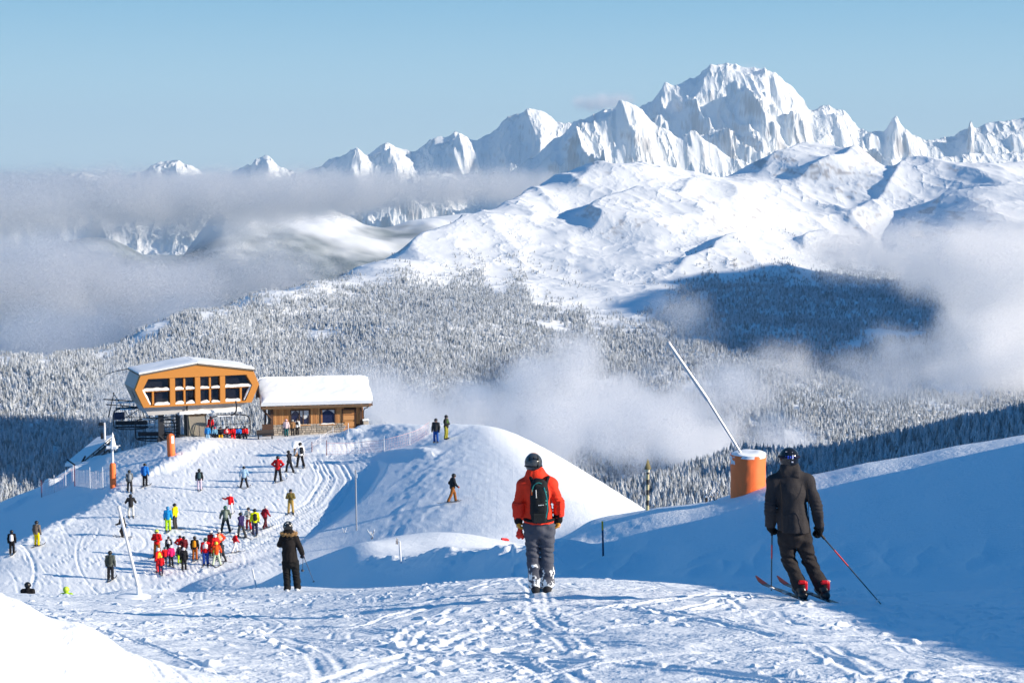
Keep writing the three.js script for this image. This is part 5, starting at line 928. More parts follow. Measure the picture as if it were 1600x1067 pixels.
// ---- the skier on the right
{
  const c = inPicture(1, 388, 1000, 0.001925), base = hit(1160 + 388 / 3.558, 660 + 985 / 3.558, 12) ?? at(1269, 938, 18.8);
  const J = { pelvis: c(272, 560, 0), waist: c(264, 480, 0), chest: c(250, 330, 0), neck: c(241, 215, -0.01), head: c(239, 130, -0.03), shoulderL: c(150, 272, 0), elbowL: c(128, 415, 0.03), wristL: c(138, 545, -0.08), handL: c(147, 580, -0.13), shoulderR: c(347, 268, 0), elbowR: c(402, 415, 0.06), wristR: c(426, 540, 0.02), handR: c(429, 583, 0.0), hipL: c(230, 600, 0), kneeL: c(250, 755, -0.06), ankleL: c(318, 925, 0.06), toeL: c(300, 975, -0.12), hipR: c(322, 600, 0), kneeR: c(372, 752, -0.06), ankleR: c(452, 925, 0.06), toeR: c(436, 975, -0.12) };
  J.ankleL[1] = 0.15; J.ankleR[1] = 0.15; J.toeL[1] = J.toeR[1] = 0.115;
  const t = thing('person', 'skier in dark charcoal jacket and trousers with a black helmet turning at the right', 'person', base.toArray());
  part('body', bodyOf(J), flesh, t);
  const coal = cloth(0.030, 0.029, 0.033, 0.78), coal2 = cloth(0.023, 0.021, 0.023, 0.8);
  const jk = part('jacket', jacketOf(J, c(0, 572)[1], { dip: -0.03, loose: 0.024 }), coal, t);
  const hb = [bone(c(212, 200, 0.06), c(272, 200, 0.06), 0.052, 0.052), bone(c(226, 178, 0.02), c(256, 178, 0.02), 0.08, 0.08), bone(c(205, 224, 0.08), c(285, 228, 0.08), 0.034, 0.034)], hf = blend(hb, 0.03), hx = boxOf(hb, 0.04);
  part('hood', skin((x, y, z) => hf(x, y, z) + fold3(x, y, z, 13, 0.011), hx[0], hx[1], 0.0115), coal, jk);
  for (const [a, b] of [[c(330, 262, 0.11), c(352, 560, 0.20)], [c(176, 262, 0.11), c(186, 560, 0.2)]]) part('seam', tube([a, add3(mix3(a, b, 0.3), [0, 0, 0.075]), add3(mix3(a, b, 0.65), [0, 0, 0.03]), b], 0.004, 24, 5), fabric('#1f1c1d'), jk);
  part('trousers', trousersOf(J, { loose: 0.008, to: 0.86 }), coal2, t);
  for (const s of ['L', 'R']) {
    const bt = part('ski_boot', bootsOf(J, s), fabric('#17181b', 0.3), t), a = J['ankle' + s];
    part('buckle', merged([0.1, 0.05, 0.0, -0.04].map((dy, i) => rbox(0.03, 0.016, 0.05, a[0] + 0.066 - i * 0.004, a[1] + dy, a[2] - 0.02 - i * 0.02, 0.004))), fabric('#d6d9dc', 0.3), bt);
    part('shell_panel', merged([rbox(0.05, 0.11, 0.12, a[0] + 0.042, a[1] + 0.055, a[2] + 0.0, 0.02), rbox(0.04, 0.05, 0.14, a[0] + 0.044, a[1] - 0.035, a[2] - 0.06, 0.02), rbox(0.09, 0.05, 0.06, a[0], a[1] + 0.1, a[2] + 0.05, 0.02)]), fabric('#c4171c', 0.3), bt);
    const g = heroSki(); g.rotateY(0.42); const d = [a[0] - 0.06, 0.035, a[2] - 0.16], sk = part('ski', g.translate(...d), fabric('#1d1e24', 0.35), t);
    const tip = heroSki(), q = tip.attributes.position, keep = []; for (let i = 0; i < q.count; i += 3) if (q.getZ(i) < -0.72) for (let k = 0; k < 3; k++) keep.push(q.getX(i + k), q.getY(i + k) + 0.0022, q.getZ(i + k)); const tg = new THREE.BufferGeometry(); tg.setAttribute('position', new THREE.Float32BufferAttribute(keep, 3)); tg.computeVertexNormals(); tg.rotateY(0.42); tg.translate(...d); part('ski_tip', tg, fabric('#47161a', 0.6), sk);
    part('binding', merged([rbox(0.07, 0.035, 0.1, a[0] + 0.01, 0.066, a[2] + 0.05, 0.01, [0, 0.42, 0]), rbox(0.07, 0.03, 0.1, a[0] - 0.14, 0.064, a[2] - 0.2, 0.01, [0, 0.42, 0])]), fabric('#9aa0a6', 0.4), sk);
  }
  const hel = part('helmet', helmetOf(c(238, 124, -0.01), 0.122), std(0.012, 0.013, 0.018, 0.12), t);
  const sc = c(238, 128, -0.01);
  part('goggle_strap', strapOf(c(238, 124, -0.01), 0.122, 0.012, 0.012, 0.014), fabric('#11142c', 0.7), hel);
  part('strap_print', merged([[-0.055, 0], [-0.03, 0.003], [-0.004, 0.006], [0.022, 0.006], [0.05, 0.003]].map(([dx, dy], i) => rbox(0.017, i % 2 ? 0.034 : 0.026, 0.008, sc[0] + dx, sc[1] + 0.03 + dy, sc[2] + 0.148 - dx * dx * 9, 0.003))), fabric('#3f5fe0', 0.6), hel);
  part('strap_buckle', merged([rbox(0.012, 0.05, 0.008, sc[0] + 0.018, sc[1] + 0.038, sc[2] + 0.152, 0.003), rbox(0.02, 0.016, 0.01, sc[0] + 0.018, sc[1] - 0.022, sc[2] + 0.136, 0.004), rbox(0.018, 0.008, 0.01, sc[0] - 0.045, sc[1] + 0.088, sc[2] + 0.082, 0.003), rbox(0.024, 0.008, 0.01, sc[0] + 0.015, sc[1] + 0.083, sc[2] + 0.095, 0.003)]), fabric('#d5d9ea', 0.4), hel);
  for (const [s, sx] of [['L', 1], ['R', -1]]) { const b = handBones(J['wrist' + s], J['hand' + s], [0, 0.25, -1], [sx, -0.1, 0], 1.15, 0.009), bx = boxOf(b, 0.02); part('glove', skin(blend(b, 0.01), bx[0], bx[1], 0.0065), fabric('#0d0e11', 0.75), t); const w = J['wrist' + s], cb = [bone(mix3(w, J['elbow' + s], 0.08), mix3(w, J['hand' + s], 0.45), 0.052, 0.05)], cx = boxOf(cb, 0.02); part('glove_cuff', skin(cb[0].d, cx[0], cx[1], 0.011), fabric('#0d0e11', 0.8), t); }
  const redBand = fabric('#c4242c', 0.4), black = fabric('#121318', 0.35);
  poleOf(t, add3(J.handL, [0.012, -0.02, -0.015]), c(160, 962, -0.22), black, true, redBand);
  poleOf(t, add3(J.handR, [0.016, -0.02, 0.0]), c(788, 996, 0.16), black, true, redBand);
}
// ---- the person with the fur-trimmed hood
{
  const c = inPicture(1, 300, 1020, 0.001863), base = hit(420 + 300 / 8.2125, 800 + 1012 / 8.2125, 25) ?? at(456, 924, 42);
  const k = -base.z / 42;
  const J = { pelvis: c(275, 600, 0), waist: c(268, 510, 0), chest: c(262, 390, 0), neck: c(258, 250, 0), head: c(251, 165, -0.03), shoulderL: c(185, 318, 0), elbowL: c(138, 400, -0.03), wristL: c(180, 400, -0.22), handL: c(205, 395, -0.28), shoulderR: c(350, 320, 0), elbowR: c(410, 445, 0.03), wristR: c(430, 530, -0.08), handR: c(436, 565, -0.12), hipL: c(226, 640, 0), kneeL: c(226, 800, -0.02), ankleL: c(234, 975, 0.02), toeL: c(226, 995, -0.14), hipR: c(328, 640, 0), kneeR: c(350, 795, -0.02), ankleR: c(368, 965, 0.02), toeR: c(372, 985, -0.14) };
  const t = thing('person', 'person in black jacket with tan fur hood trim holding two poles at the crest', 'person', base.toArray()); t.scale.setScalar(k);
  part('body', bodyOf(J), flesh, t);
  const blk = cloth(0.013, 0.012, 0.013, 0.85);
  const jk = part('jacket', jacketOf(J, c(0, 612)[1], { loose: 0.024 }), blk, t);
  part('trousers', trousersOf(J, { loose: 0.012, to: 1.0 }), cloth(0.009, 0.010, 0.012, 0.85), t);
  const fu = []; { const r = rng(5); for (let i = 0; i < 420; i++) { const a = r() * 6.2832, rr = 0.155 + 0.03 * r(), p0 = [J.neck[0] + 0.01 + Math.cos(a) * rr, c(0, 262)[1] + 0.03 * gauss(r) * 0.5 + 0.012, 0.01 + Math.sin(a) * rr * 0.85], q = add3(p0, [Math.cos(a) * 0.035 + 0.014 * gauss(r), 0.02 + 0.02 * gauss(r), Math.sin(a) * 0.035 + 0.014 * gauss(r)]); fu.push(stick(p0, q, 0.012, 0.002, 4)); } }
  part('fur_trim', merged(fu), cloth(0.46, 0.29, 0.135, 0.95), jk);
  const hb = [bone(c(225, 245, 0.05), c(300, 245, 0.05), 0.07, 0.07), bone(c(235, 225, 0.0), c(280, 225, 0.0), 0.085, 0.085), bone(c(235, 300, 0.11), c(300, 300, 0.11), 0.045, 0.045)], hf = blend(hb, 0.03), hx = boxOf(hb, 0.03);
  part('hood', skin((x, y, z) => hf(x, y, z) + fold3(x, y, z, 14, 0.008), hx[0], hx[1], 0.0125), blk, jk);
  const hel = part('helmet', helmetOf(c(251, 155, -0.01), 0.128), std(0.014, 0.015, 0.016, 0.25), t);
  const spots = []; { const r = rng(9), o = c(251, 155, -0.01); for (let i = 0; i < 30; i++) { const a = r() * 6.2832, e = 0.1 + 1.0 * r(), n = new THREE.Vector3(Math.cos(a) * Math.cos(e) * 0.93, Math.sin(e), Math.sin(a) * Math.cos(e) * 1.1), g = new THREE.CircleGeometry(0.010 + 0.012 * r(), 5); g.scale(1, 0.4 + 0.8 * r(), 1); g.rotateZ(r() * 3); g.applyQuaternion(new THREE.Quaternion().setFromUnitVectors(new THREE.Vector3(0, 0, 1), n.clone().normalize())); g.translate(o[0] + n.x * 0.1285, o[1] + n.y * 0.1285, o[2] + n.z * 0.1285); spots.push(g); } }
  part('helmet_print', merged(spots), fabric('#cfd2cf', 0.4), hel);
  for (const s of ['L', 'R']) part('boot', bootsOf(J, s), fabric('#c9ced3', 0.6), t);
  for (const [s, sx] of [['L', 1], ['R', -1]]) { const b = handBones(J['wrist' + s], J['hand' + s], [0, 0.2, -1], [sx, 0, 0], 1.1, 0.008), bx = boxOf(b, 0.02); part('glove', skin(blend(b, 0.01), bx[0], bx[1], 0.007), fabric('#1b2436', 0.75), t); }
  const navy = fabric('#1d2a44', 0.4);
  poleOf(t, add3(J.handR, [0, -0.01, 0]), c(398, 815, -0.55), navy, false);
  poleOf(t, add3(J.handR, [0.02, -0.01, 0.01]), c(578, 915, -0.1), navy, false);
}
// ---------------------------------------------------------------- the chairlift station
const orangePaint = std(0.47, 0.19, 0.028, 0.65), greyMetal = std(0.30, 0.31, 0.33, 0.45, { metalness: 0.4 }), darkGlass = new THREE.MeshPhysicalMaterial({ roughness: 0.06, metalness: 0, clearcoat: 0.5 }); darkGlass.color.setRGB(0.012, 0.013, 0.02);
const snowCap = std(0.82, 0.87, 0.91, 0.8), concrete = std(0.22, 0.205, 0.175, 0.9, { bumpMap: grainTexture, bumpScale: 0.02 }), darkSteel = std(0.03, 0.035, 0.045, 0.5, { metalness: 0.5 }), frostSteel = std(0.66, 0.70, 0.74, 0.7);
function box(w, h, d, x, y, z, turn) { const g = new THREE.BoxGeometry(w, h, d); if (turn) { g.rotateX(turn[0]); g.rotateY(turn[1]); g.rotateZ(turn[2]); } g.translate(x, y, z); return g; }
// a lumpy pillow of snow of the given size
function snowPillow(w, h, d, x, y, z, seed, n = 18) {
  const g = new THREE.BoxGeometry(w, h, d, Math.max(4, Math.round(w * 6)), 3, Math.max(3, Math.round(d * 6))), p = g.attributes.position;
  for (let i = 0; i < p.count; i++) { const X = p.getX(i), Y = p.getY(i), Z = p.getZ(i), e = Math.min(w / 2 - Math.abs(X), d / 2 - Math.abs(Z)), rim = 1 - clamp(e / Math.min(h * 1.2, w / 2, d / 2), 0, 1); p.setXYZ(i, X * (1 + 0.02 * noise2(Z * 5 + seed, Y * 9)), Y > 0 ? Y * (1 - 0.75 * rim * rim) + 0.25 * h * noise2(X * 2.3 + seed, Z * 2.3) : Y + 0.06 * h * noise2(X * 6, seed), Z + 0.12 * h * noise2(X * 4.2 + seed, 7)); }
  g.computeVertexNormals(); g.translate(x, y, z); return g;
}
function prism(outline, z0, z1, bevel = 0) {                         // extruded along z
  const s = new THREE.Shape(outline.map(([x, y]) => new THREE.Vector2(x, y))), g = new THREE.ExtrudeGeometry(s, { depth: z1 - z0 - 2 * bevel, bevelEnabled: bevel > 0, bevelSize: bevel, bevelThickness: bevel, bevelSegments: 1 }); g.translate(0, 0, z0 + bevel); return g;
}
{
  const B = at(310, 690, 155), gy = -23.7, base = [B.x, gy, B.z], turn = 23;
  const t = thing('lift_station', 'orange-framed chairlift station with dark windows above a concrete pillar', 'lift station', base, turn / DEG);
  const out = [[-4.85, 3.15], [4.85, 3.15], [5.55, 4.75], [5.05, 6.0], [0, 6.75], [-5.05, 6.0], [-5.55, 4.75]];
  const inset = [[-4.3, 3.28], [4.3, 3.28], [4.95, 4.7], [4.42, 5.68], [-4.42, 5.68], [-4.95, 4.7]];
  // fascia: outline with the window field cut out
  { const s = new THREE.Shape(out.map(([x, y]) => new THREE.Vector2(x, y))); s.holes.push(new THREE.Path(inset.map(([x, y]) => new THREE.Vector2(x, y)))); const g = new THREE.ExtrudeGeometry(s, { depth: 0.5, bevelEnabled: true, bevelSize: 0.02, bevelThickness: 0.02, bevelSegments: 1 }); g.translate(0, 0, -0.5); part('fascia', g, orangePaint, t); }
  const mull = [-2.25, 0, 2.25];
  for (const x of mull) part('mullion', box(0.46, 2.42, 0.46, x, 4.48, -0.27), orangePaint, t);
  for (const x of [-1.15, 1.15, -3.95, 3.95]) part('glazing_bar', box(0.16, Math.abs(x) > 2 ? 1.3 : 2.4, 0.26, x, Math.abs(x) > 2 ? 3.95 : 4.48, -0.36), orangePaint, t);
  part('transom', box(9.7, 0.14, 0.30, 0, 4.56, -0.36), orangePaint, t);
  // panes, recessed, each a part with its sill of snow
  const cols = [[-4.9, -3.87, 0], [-4.4, -2.48, 1], [-2.02, -1.23, 2], [-1.07, -0.23, 2], [0.23, 1.07, 2], [1.23, 2.02, 2], [2.48, 4.4, 1], [3.87, 4.9, 0]];
  for (const [a, b, kind] of cols) for (const up of [0, 1]) {
    if (kind === 0 && up) continue; if (kind === 1 && !up && false) continue;
    let x0 = a, x1 = b; if (kind === 1 && !up) { if (a < 0) x0 = -3.87; else x1 = 3.87; }
    const y0 = up ? 4.63 : 3.3, y1 = up ? 5.67 : 4.49, s = 0.02;
    let poly = [[x0, y0], [x1, y0], [x1, y1], [x0, y1]];
    if (kind === 1 && up) poly = a < 0 ? [[-4.9, y0], [x1, y0], [x1, y1], [-4.42, y1]] : [[x0, y0], [4.9, y0], [4.42, y1], [x0, y1]];
    if (kind === 0) poly = a < 0 ? [[-4.3, y0], [-4.03, y0], [-4.03, y1], [-4.85, y1]] : [[4.03, y0], [4.3, y0], [4.85, y1], [4.03, y1]];
    const pane = part('window_pane', prism(poly, -0.52, -0.49), darkGlass, t);
    if (kind > 0) { const w = Math.max(...poly.map((p) => p[0])) - Math.min(...poly.map((p) => p[0])), mid = (Math.max(...poly.map((p) => p[0])) + Math.min(...poly.map((p) => p[0]))) / 2; part('snow_sill', snowPillow(w - 0.04, up ? 0.24 : 0.30, 0.34, mid, y0 + (up ? 0.08 : 0.1), -0.26, a * 3 + up), snowCap, pane); }
  }
  for (const sx of [-1, 1]) part('snow_sill', (() => { const g = snowPillow(1.5, 0.16, 0.3, 0, 0, 0, sx); g.rotateZ(sx * 1.1); g.translate(sx * 4.52, 4.05, -0.24); return g; })(), snowCap, t);
  // a bit of machinery seen behind the glass
  // body behind, clad in grey sheets
  const shell = out.map(([x, y]) => [x * 0.985, 3.15 + (y - 3.15) * 0.985]);
  const back = -5.2;
  part('hall', prism([[-4.75, 3.2], [4.75, 3.2], [5.4, 4.75], [4.9, 5.87], [0, 6.6], [-4.9, 5.87], [-5.4, 4.75]], back, -0.54), greyMetal, t);
  for (let k = 0; k < 6; k++) {                                      // cladding sheets on the shaded side, lapped like shingles
    const y0 = 4.75 + 1.2 * k / 6, y1 = 4.75 + 1.2 * (k + 1) / 6, X = (y) => -5.45 + (y - 4.75) * (0.5 / 1.2);
    part('cladding_sheet', (() => { const g = box(0.05, 0.225, 4.7, 0, 0, -2.9); g.rotateZ(-0.395 - 0.06); g.translate((X(y0) + X(y1)) / 2 - 0.04, (y0 + y1) / 2, 0); return g; })(), std(0.24 + 0.03 * (k % 2), 0.28, 0.33, 0.4, { metalness: 0.5 }), t);
  }
  part('lower_cladding', (() => { const g = box(0.06, 1.72, 4.7, 0, 0, -2.9); g.rotateZ(0.4); g.translate(-5.16, 3.98, 0); return g; })(), std(0.33, 0.29, 0.25, 0.6), t);
  part('side_hatch', (() => { const g = box(0.05, 0.75, 0.35, 0, 0, -2.5); g.rotateZ(0.37); g.translate(-5.24, 4.1, 0); return g; })(), darkSteel, t);
  for (const sx of [-1, 1]) {
    const len = Math.hypot(5.15, 0.76), a = Math.atan2(0.76, 5.15) * -sx;
    const ro = part('roof', (() => { const g = box(len + 0.1, 0.12, 5.35, 0, 0, -2.52); g.rotateZ(a); g.translate(sx * 2.58, 6.44, 0); return g; })(), std(0.12, 0.11, 0.10, 0.6), t);
    part('roof_snow', (() => { const g = new THREE.BoxGeometry(len + 0.02, 0.2, 5.2, 20, 1, 20), p = g.attributes.position; for (let i = 0; i < p.count; i++) { const X = p.getX(i), Z = p.getZ(i), e = Math.min(len / 2 - Math.abs(X) + 0.3, 2.6 - Math.abs(Z)); if (p.getY(i) > 0) p.setY(i, 0.12 * Math.min(1, 0.2 + e * 1.6) + 0.03 * noise2(X * 0.8, Z * 0.7)); } g.computeVertexNormals(); g.translate(0, 0, -2.6); g.rotateZ(a); g.translate(sx * 2.6, 6.56, 0); return g; })(), snowCap, ro);
  }
  part('soffit', prism([[-4.3, 2.35], [3.3, 2.35], [4.7, 3.13], [-4.75, 3.13]], -4.9, -0.7), std(0.42, 0.43, 0.44, 0.6), t);
  part('snow_ledge', snowPillow(5.6, 0.32, 0.7, 1.2, 2.5, -0.5, 8), snowCap, t);
  // pillar and steps
  const pl = part('pillar', merged([rbox(1.62, 3.0, 2.0, 0.05, 0.85, -1.6, 0.03)]), concrete, t);
  part('pillar_cap', rbox(1.66, 0.3, 2.06, 0.05, 2.2, -1.6, 0.02), std(0.16, 0.10, 0.05, 0.7), pl);
  part('cable', tube([[-0.75, 2.2, -0.56], [-0.62, 1.0, -0.55], [-0.35, 0.3, -0.52], [-0.2, 0.9, -0.54], [-0.1, 1.3, -0.56]], 0.03, 30, 6), fabric('#8f9080'), pl);
  part('downpipe', stick([-0.9, -0.3, -0.5], [-0.9, 3.1, -0.5], 0.07, 0.07), darkSteel, t);
  const st = part('stair_frame', merged([box(0.5, 2.9, 0.12, -3.05, 0.9, -1.4), box(0.1, 2.4, 1.4, -1.5, 0.9, -1.6)]), darkSteel, t);
  for (let k = 0; k < 8; k++) part('step', box(1.15, 0.06, 0.34, -2.1, 0.0 + k * 0.28, -1.0 - k * 0.14), darkSteel, st);
  part('machinery', merged([rbox(1.6, 0.7, 1.2, -2.2, -0.2, -0.6, 0.1), rbox(0.7, 1.0, 0.8, -1.5, 0.0, -0.4, 0.1), stick([-3.4, 0.5, -0.6], [-2.4, -0.5, -0.2], 0.08), rbox(0.5, 0.5, 0.5, -3.3, 0.1, -0.8, 0.06)]), darkSteel, t);
}
// chairs
function chairParts(t) {
  const W = 1.72, loop = [];
  for (const [x, y, z] of [[-W + 0.25, 1.72, 0.25], [-W, 1.42, 0.2], [-W, 0.35, 0.1], [-W + 0.1, 0.02, 0], [W - 0.1, 0.02, 0], [W, 0.35, 0.1], [W, 1.42, 0.2], [W - 0.25, 1.72, 0.25]]) loop.push([x, y, z]);
  part('frame', tube(loop, 0.055, 120, 8, true), darkSteel, t);
  part('seat', rbox(3.1, 0.12, 0.52, 0, 0.06, 0.05, 0.05), std(0.025, 0.026, 0.032, 0.7), t);
  part('backrest', rbox(3.1, 0.42, 0.08, 0, 0.42, 0.3, 0.03, [-0.2, 0, 0]), std(0.04, 0.042, 0.05, 0.6), t);
  part('safety_bar', tube([[-W, 1.1, 0.15], [-W + 0.1, 1.05, -0.2], [-0.6, 1.08, -0.25], [0.6, 1.08, -0.25], [W - 0.1, 1.05, -0.2], [W, 1.1, 0.15]], 0.025, 60, 6), darkSteel, t);
  for (const x of [-0.85, 0, 0.85]) part('back_bar', stick([x, 0.1, 0.28], [x, 1.72, 0.25], 0.022), darkSteel, t);
  part('hanger', tube([[0.3, 1.72, 0.22], [-0.1, 1.78, 0.2], [-0.5, 2.05, 0.15], [-0.62, 2.6, 0.1], [-0.58, 3.1, 0.0]], 0.07, 40, 8), darkSteel, t);
  part('snow_cap', snowPillow(1.5, 0.12, 0.2, 0.35, 1.8, 0.24, 4), snowCap, t);
}
const chairGroup = 'chairs hanging at the lift station';
function chairAt(x, ySeat, d, turn, label, sway = 0, k = 1) { const p = at(x, ySeat, d), t = thing('lift_chair', label, 'chairlift chair', p.toArray(), turn / DEG, chairGroup); t.rotation.z = sway; t.scale.setScalar(k); chairParts(t); return t; }
chairAt(241, 686, 157, 182, 'empty black chair nearest the orange padded post');
const farChair = chairAt(205, 668, 162, 196, 'empty black chair farther out at the left of the station', 0.02, 0.95);
part('bubble_grip', merged([rbox(0.5, 0.35, 0.5, -0.6, 3.2, 0, 0.08), stick([-0.9, 3.35, 0], [-0.2, 3.3, 0], 0.06)]), darkSteel, farChair);
const fullChair = chairAt(360, 681, 155, 188, 'occupied chair carrying a row of riders beside the pillar', -0.03, 1.0);
{ // the riders sit in it
  const o = fullChair.position, g = 'riders on the occupied chair', ca = Math.cos(8 / DEG), sa = Math.sin(8 / DEG);
  const ox = 1, sit = (x, jacket, trousers, helmet, label, more = {}) => skier(360, 690, 660, { at: [o.x + x * ca + 0.1 * sa, o.y - 0.44, o.z + 0.02 - x * sa], pose: 'sit', turn: 188, tall: 1.62, jacket, trousers, helmet, group: g, label, ...more });
  sit(-1.42, '#6fa3c2', '#20242c', '#b3222c', 'rider in a light blue jacket and red helmet, at the left end of the chair');
  sit(-0.9, '#1f2230', '#d09a1a', '#1a1b20', 'rider in a dark jacket and mustard-yellow trousers on the chair');
  sit(-0.36, '#c2202a', '#4b5460', '#232428', 'rider in red jacket and grey trousers in the middle of the chair', { bib: '#e0b8b4' });
  sit(0.2, '#d0161f', '#d0161f', '#e9e9ea', 'rider entirely in red with a white helmet on the chair');
  sit(0.68, '#2a6fc0', '#22252e', '#e2e3e6', 'small rider in a blue jacket and white helmet on the chair');
  sit(1.25, '#cf1822', '#2a2c3c', '#16171b', 'rider in red jacket and black helmet, at the right end of the chair');
  skier(324, 690, 664, { depth: 153.5, y: -23.65, jacket: '#2a7fc4', trousers: '#8fb4d0', helmet: '#b0222a', turn: 180, poles: false, label: 'child in a blue jacket waiting beside the pillar' });
  skier(329, 684, 656, { depth: 157, y: -23.5, jacket: '#b51d2b', trousers: '#23262e', helmet: '#8f1a24', turn: 170, poles: false, label: 'person in a red hood standing behind the waiting child' });
}
// towers, mast and rope
function lattice(label, x, yTop, yFoot, d, w) {
  const p = at(x, yFoot, d), h = (yFoot - yTop) / FOCAL * d, t = thing('lift_tower', label, 'lift tower', p.toArray(), 0.4, 'frosted steel columns under the station');
  for (const [sx, sz] of [[-1, -1], [1, -1], [1, 1], [-1, 1]]) part('post', stick([sx * w, -0.4, sz * w], [sx * w, h, sz * w], 0.07, 0.07, 6), frostSteel, t);
  const n = Math.round(h / 0.45); for (let k = 0; k < n; k++) { const y = k * h / n, s = k % 2 ? 1 : -1; part('rung', merged([stick([-w * s, y, w], [w * s, y + h / n, w], 0.035, 0.035, 5), stick([w, y, -w * s], [w, y + h / n, w * s], 0.035, 0.035, 5), box(2 * w, 0.07, 0.07, 0, y, w)]), frostSteel, t); }
  part('frost', merged([snowPillow(w * 2.4, 0.2, w * 2.4, 0, h, 0, 2), snowPillow(w * 2.2, 0.14, 0.2, 0, h * 0.5, w, 5)]), snowCap, t);
  return t;
}
lattice('white frosted lattice column behind the empty chairs', 238, 622, 700, 163, 0.42);
lattice('white frosted column beside the station steps', 275, 642, 697, 160, 0.32);
{
  const p = at(205, 640, 164), t = thing('lift_boom', 'black tangle of frosted steel booms behind the outer chair', 'steel frame', p.toArray(), 0.35);
  for (const [a, b, r] of [[[-2.6, 1.1, 0], [3.2, 0.5, 0.4], 0.06], [[-2.4, 0.6, 0], [3.4, -0.1, 0.4], 0.05], [[-2.2, -0.6, 0.2], [-1.6, 1.7, 0], 0.05], [[-1.7, 1.7, 0], [-0.2, -0.8, 0.3], 0.035], [[0.4, 1.6, 0.3], [1.2, -1.0, 0.2], 0.04], [[-1.0, -1.0, 0], [2.6, 1.2, 0.3], 0.035]]) part('beam', stick(a, b, r, r, 7), darkSteel, t);
  part('walkway', box(4.6, 0.12, 0.8, 0.8, 0.2, 0.3), darkSteel, t); part('rail', merged([box(4.6, 0.05, 0.05, 0.8, 1.1, 0.3), ...[-1.4, -0.2, 1.0, 2.2].map((x) => box(0.05, 0.9, 0.05, x, 0.65, 0.3))]), frostSteel, t);
  part('frost', snowPillow(3.4, 0.16, 0.3, 0.3, 0.75, 0.1, 6), snowCap, t); part('panel', box(1.0, 0.7, 0.06, -1.2, -0.5, 0.3), std(0.05, 0.06, 0.12, 0.5), t);
}
{
  const p = at(163, 694, 168), t = thing('lamp_post', 'grey post with a black lamp head left of the chairs', 'lamp post', p.toArray());
  part('post', stick([0, -0.5, 0], [0, 2.1, 0], 0.12, 0.10), frostSteel, t); part('lamp_head', rbox(0.5, 0.35, 0.4, -0.3, 1.95, 0, 0.06), darkSteel, t); part('bracket', box(0.7, 0.06, 0.08, -0.3, 1.65, 0), darkSteel, t); part('box', rbox(0.25, 0.6, 0.25, -0.25, 0.8, 0, 0.04), darkSteel, t);
}
{
  const a = at(201, 574, 166), b = at(120, 598, 420), t = thing('haul_rope', 'dark haul rope running out from the left of the station', 'cable', a.toArray());
  part('rope', tube([[0.6, 0, 0], sub3(mix3(a.toArray(), b.toArray(), 0.12), a.toArray()), sub3(mix3(a.toArray(), b.toArray(), 0.25), a.toArray())], 0.05, 12, 6), darkSteel, t);
}
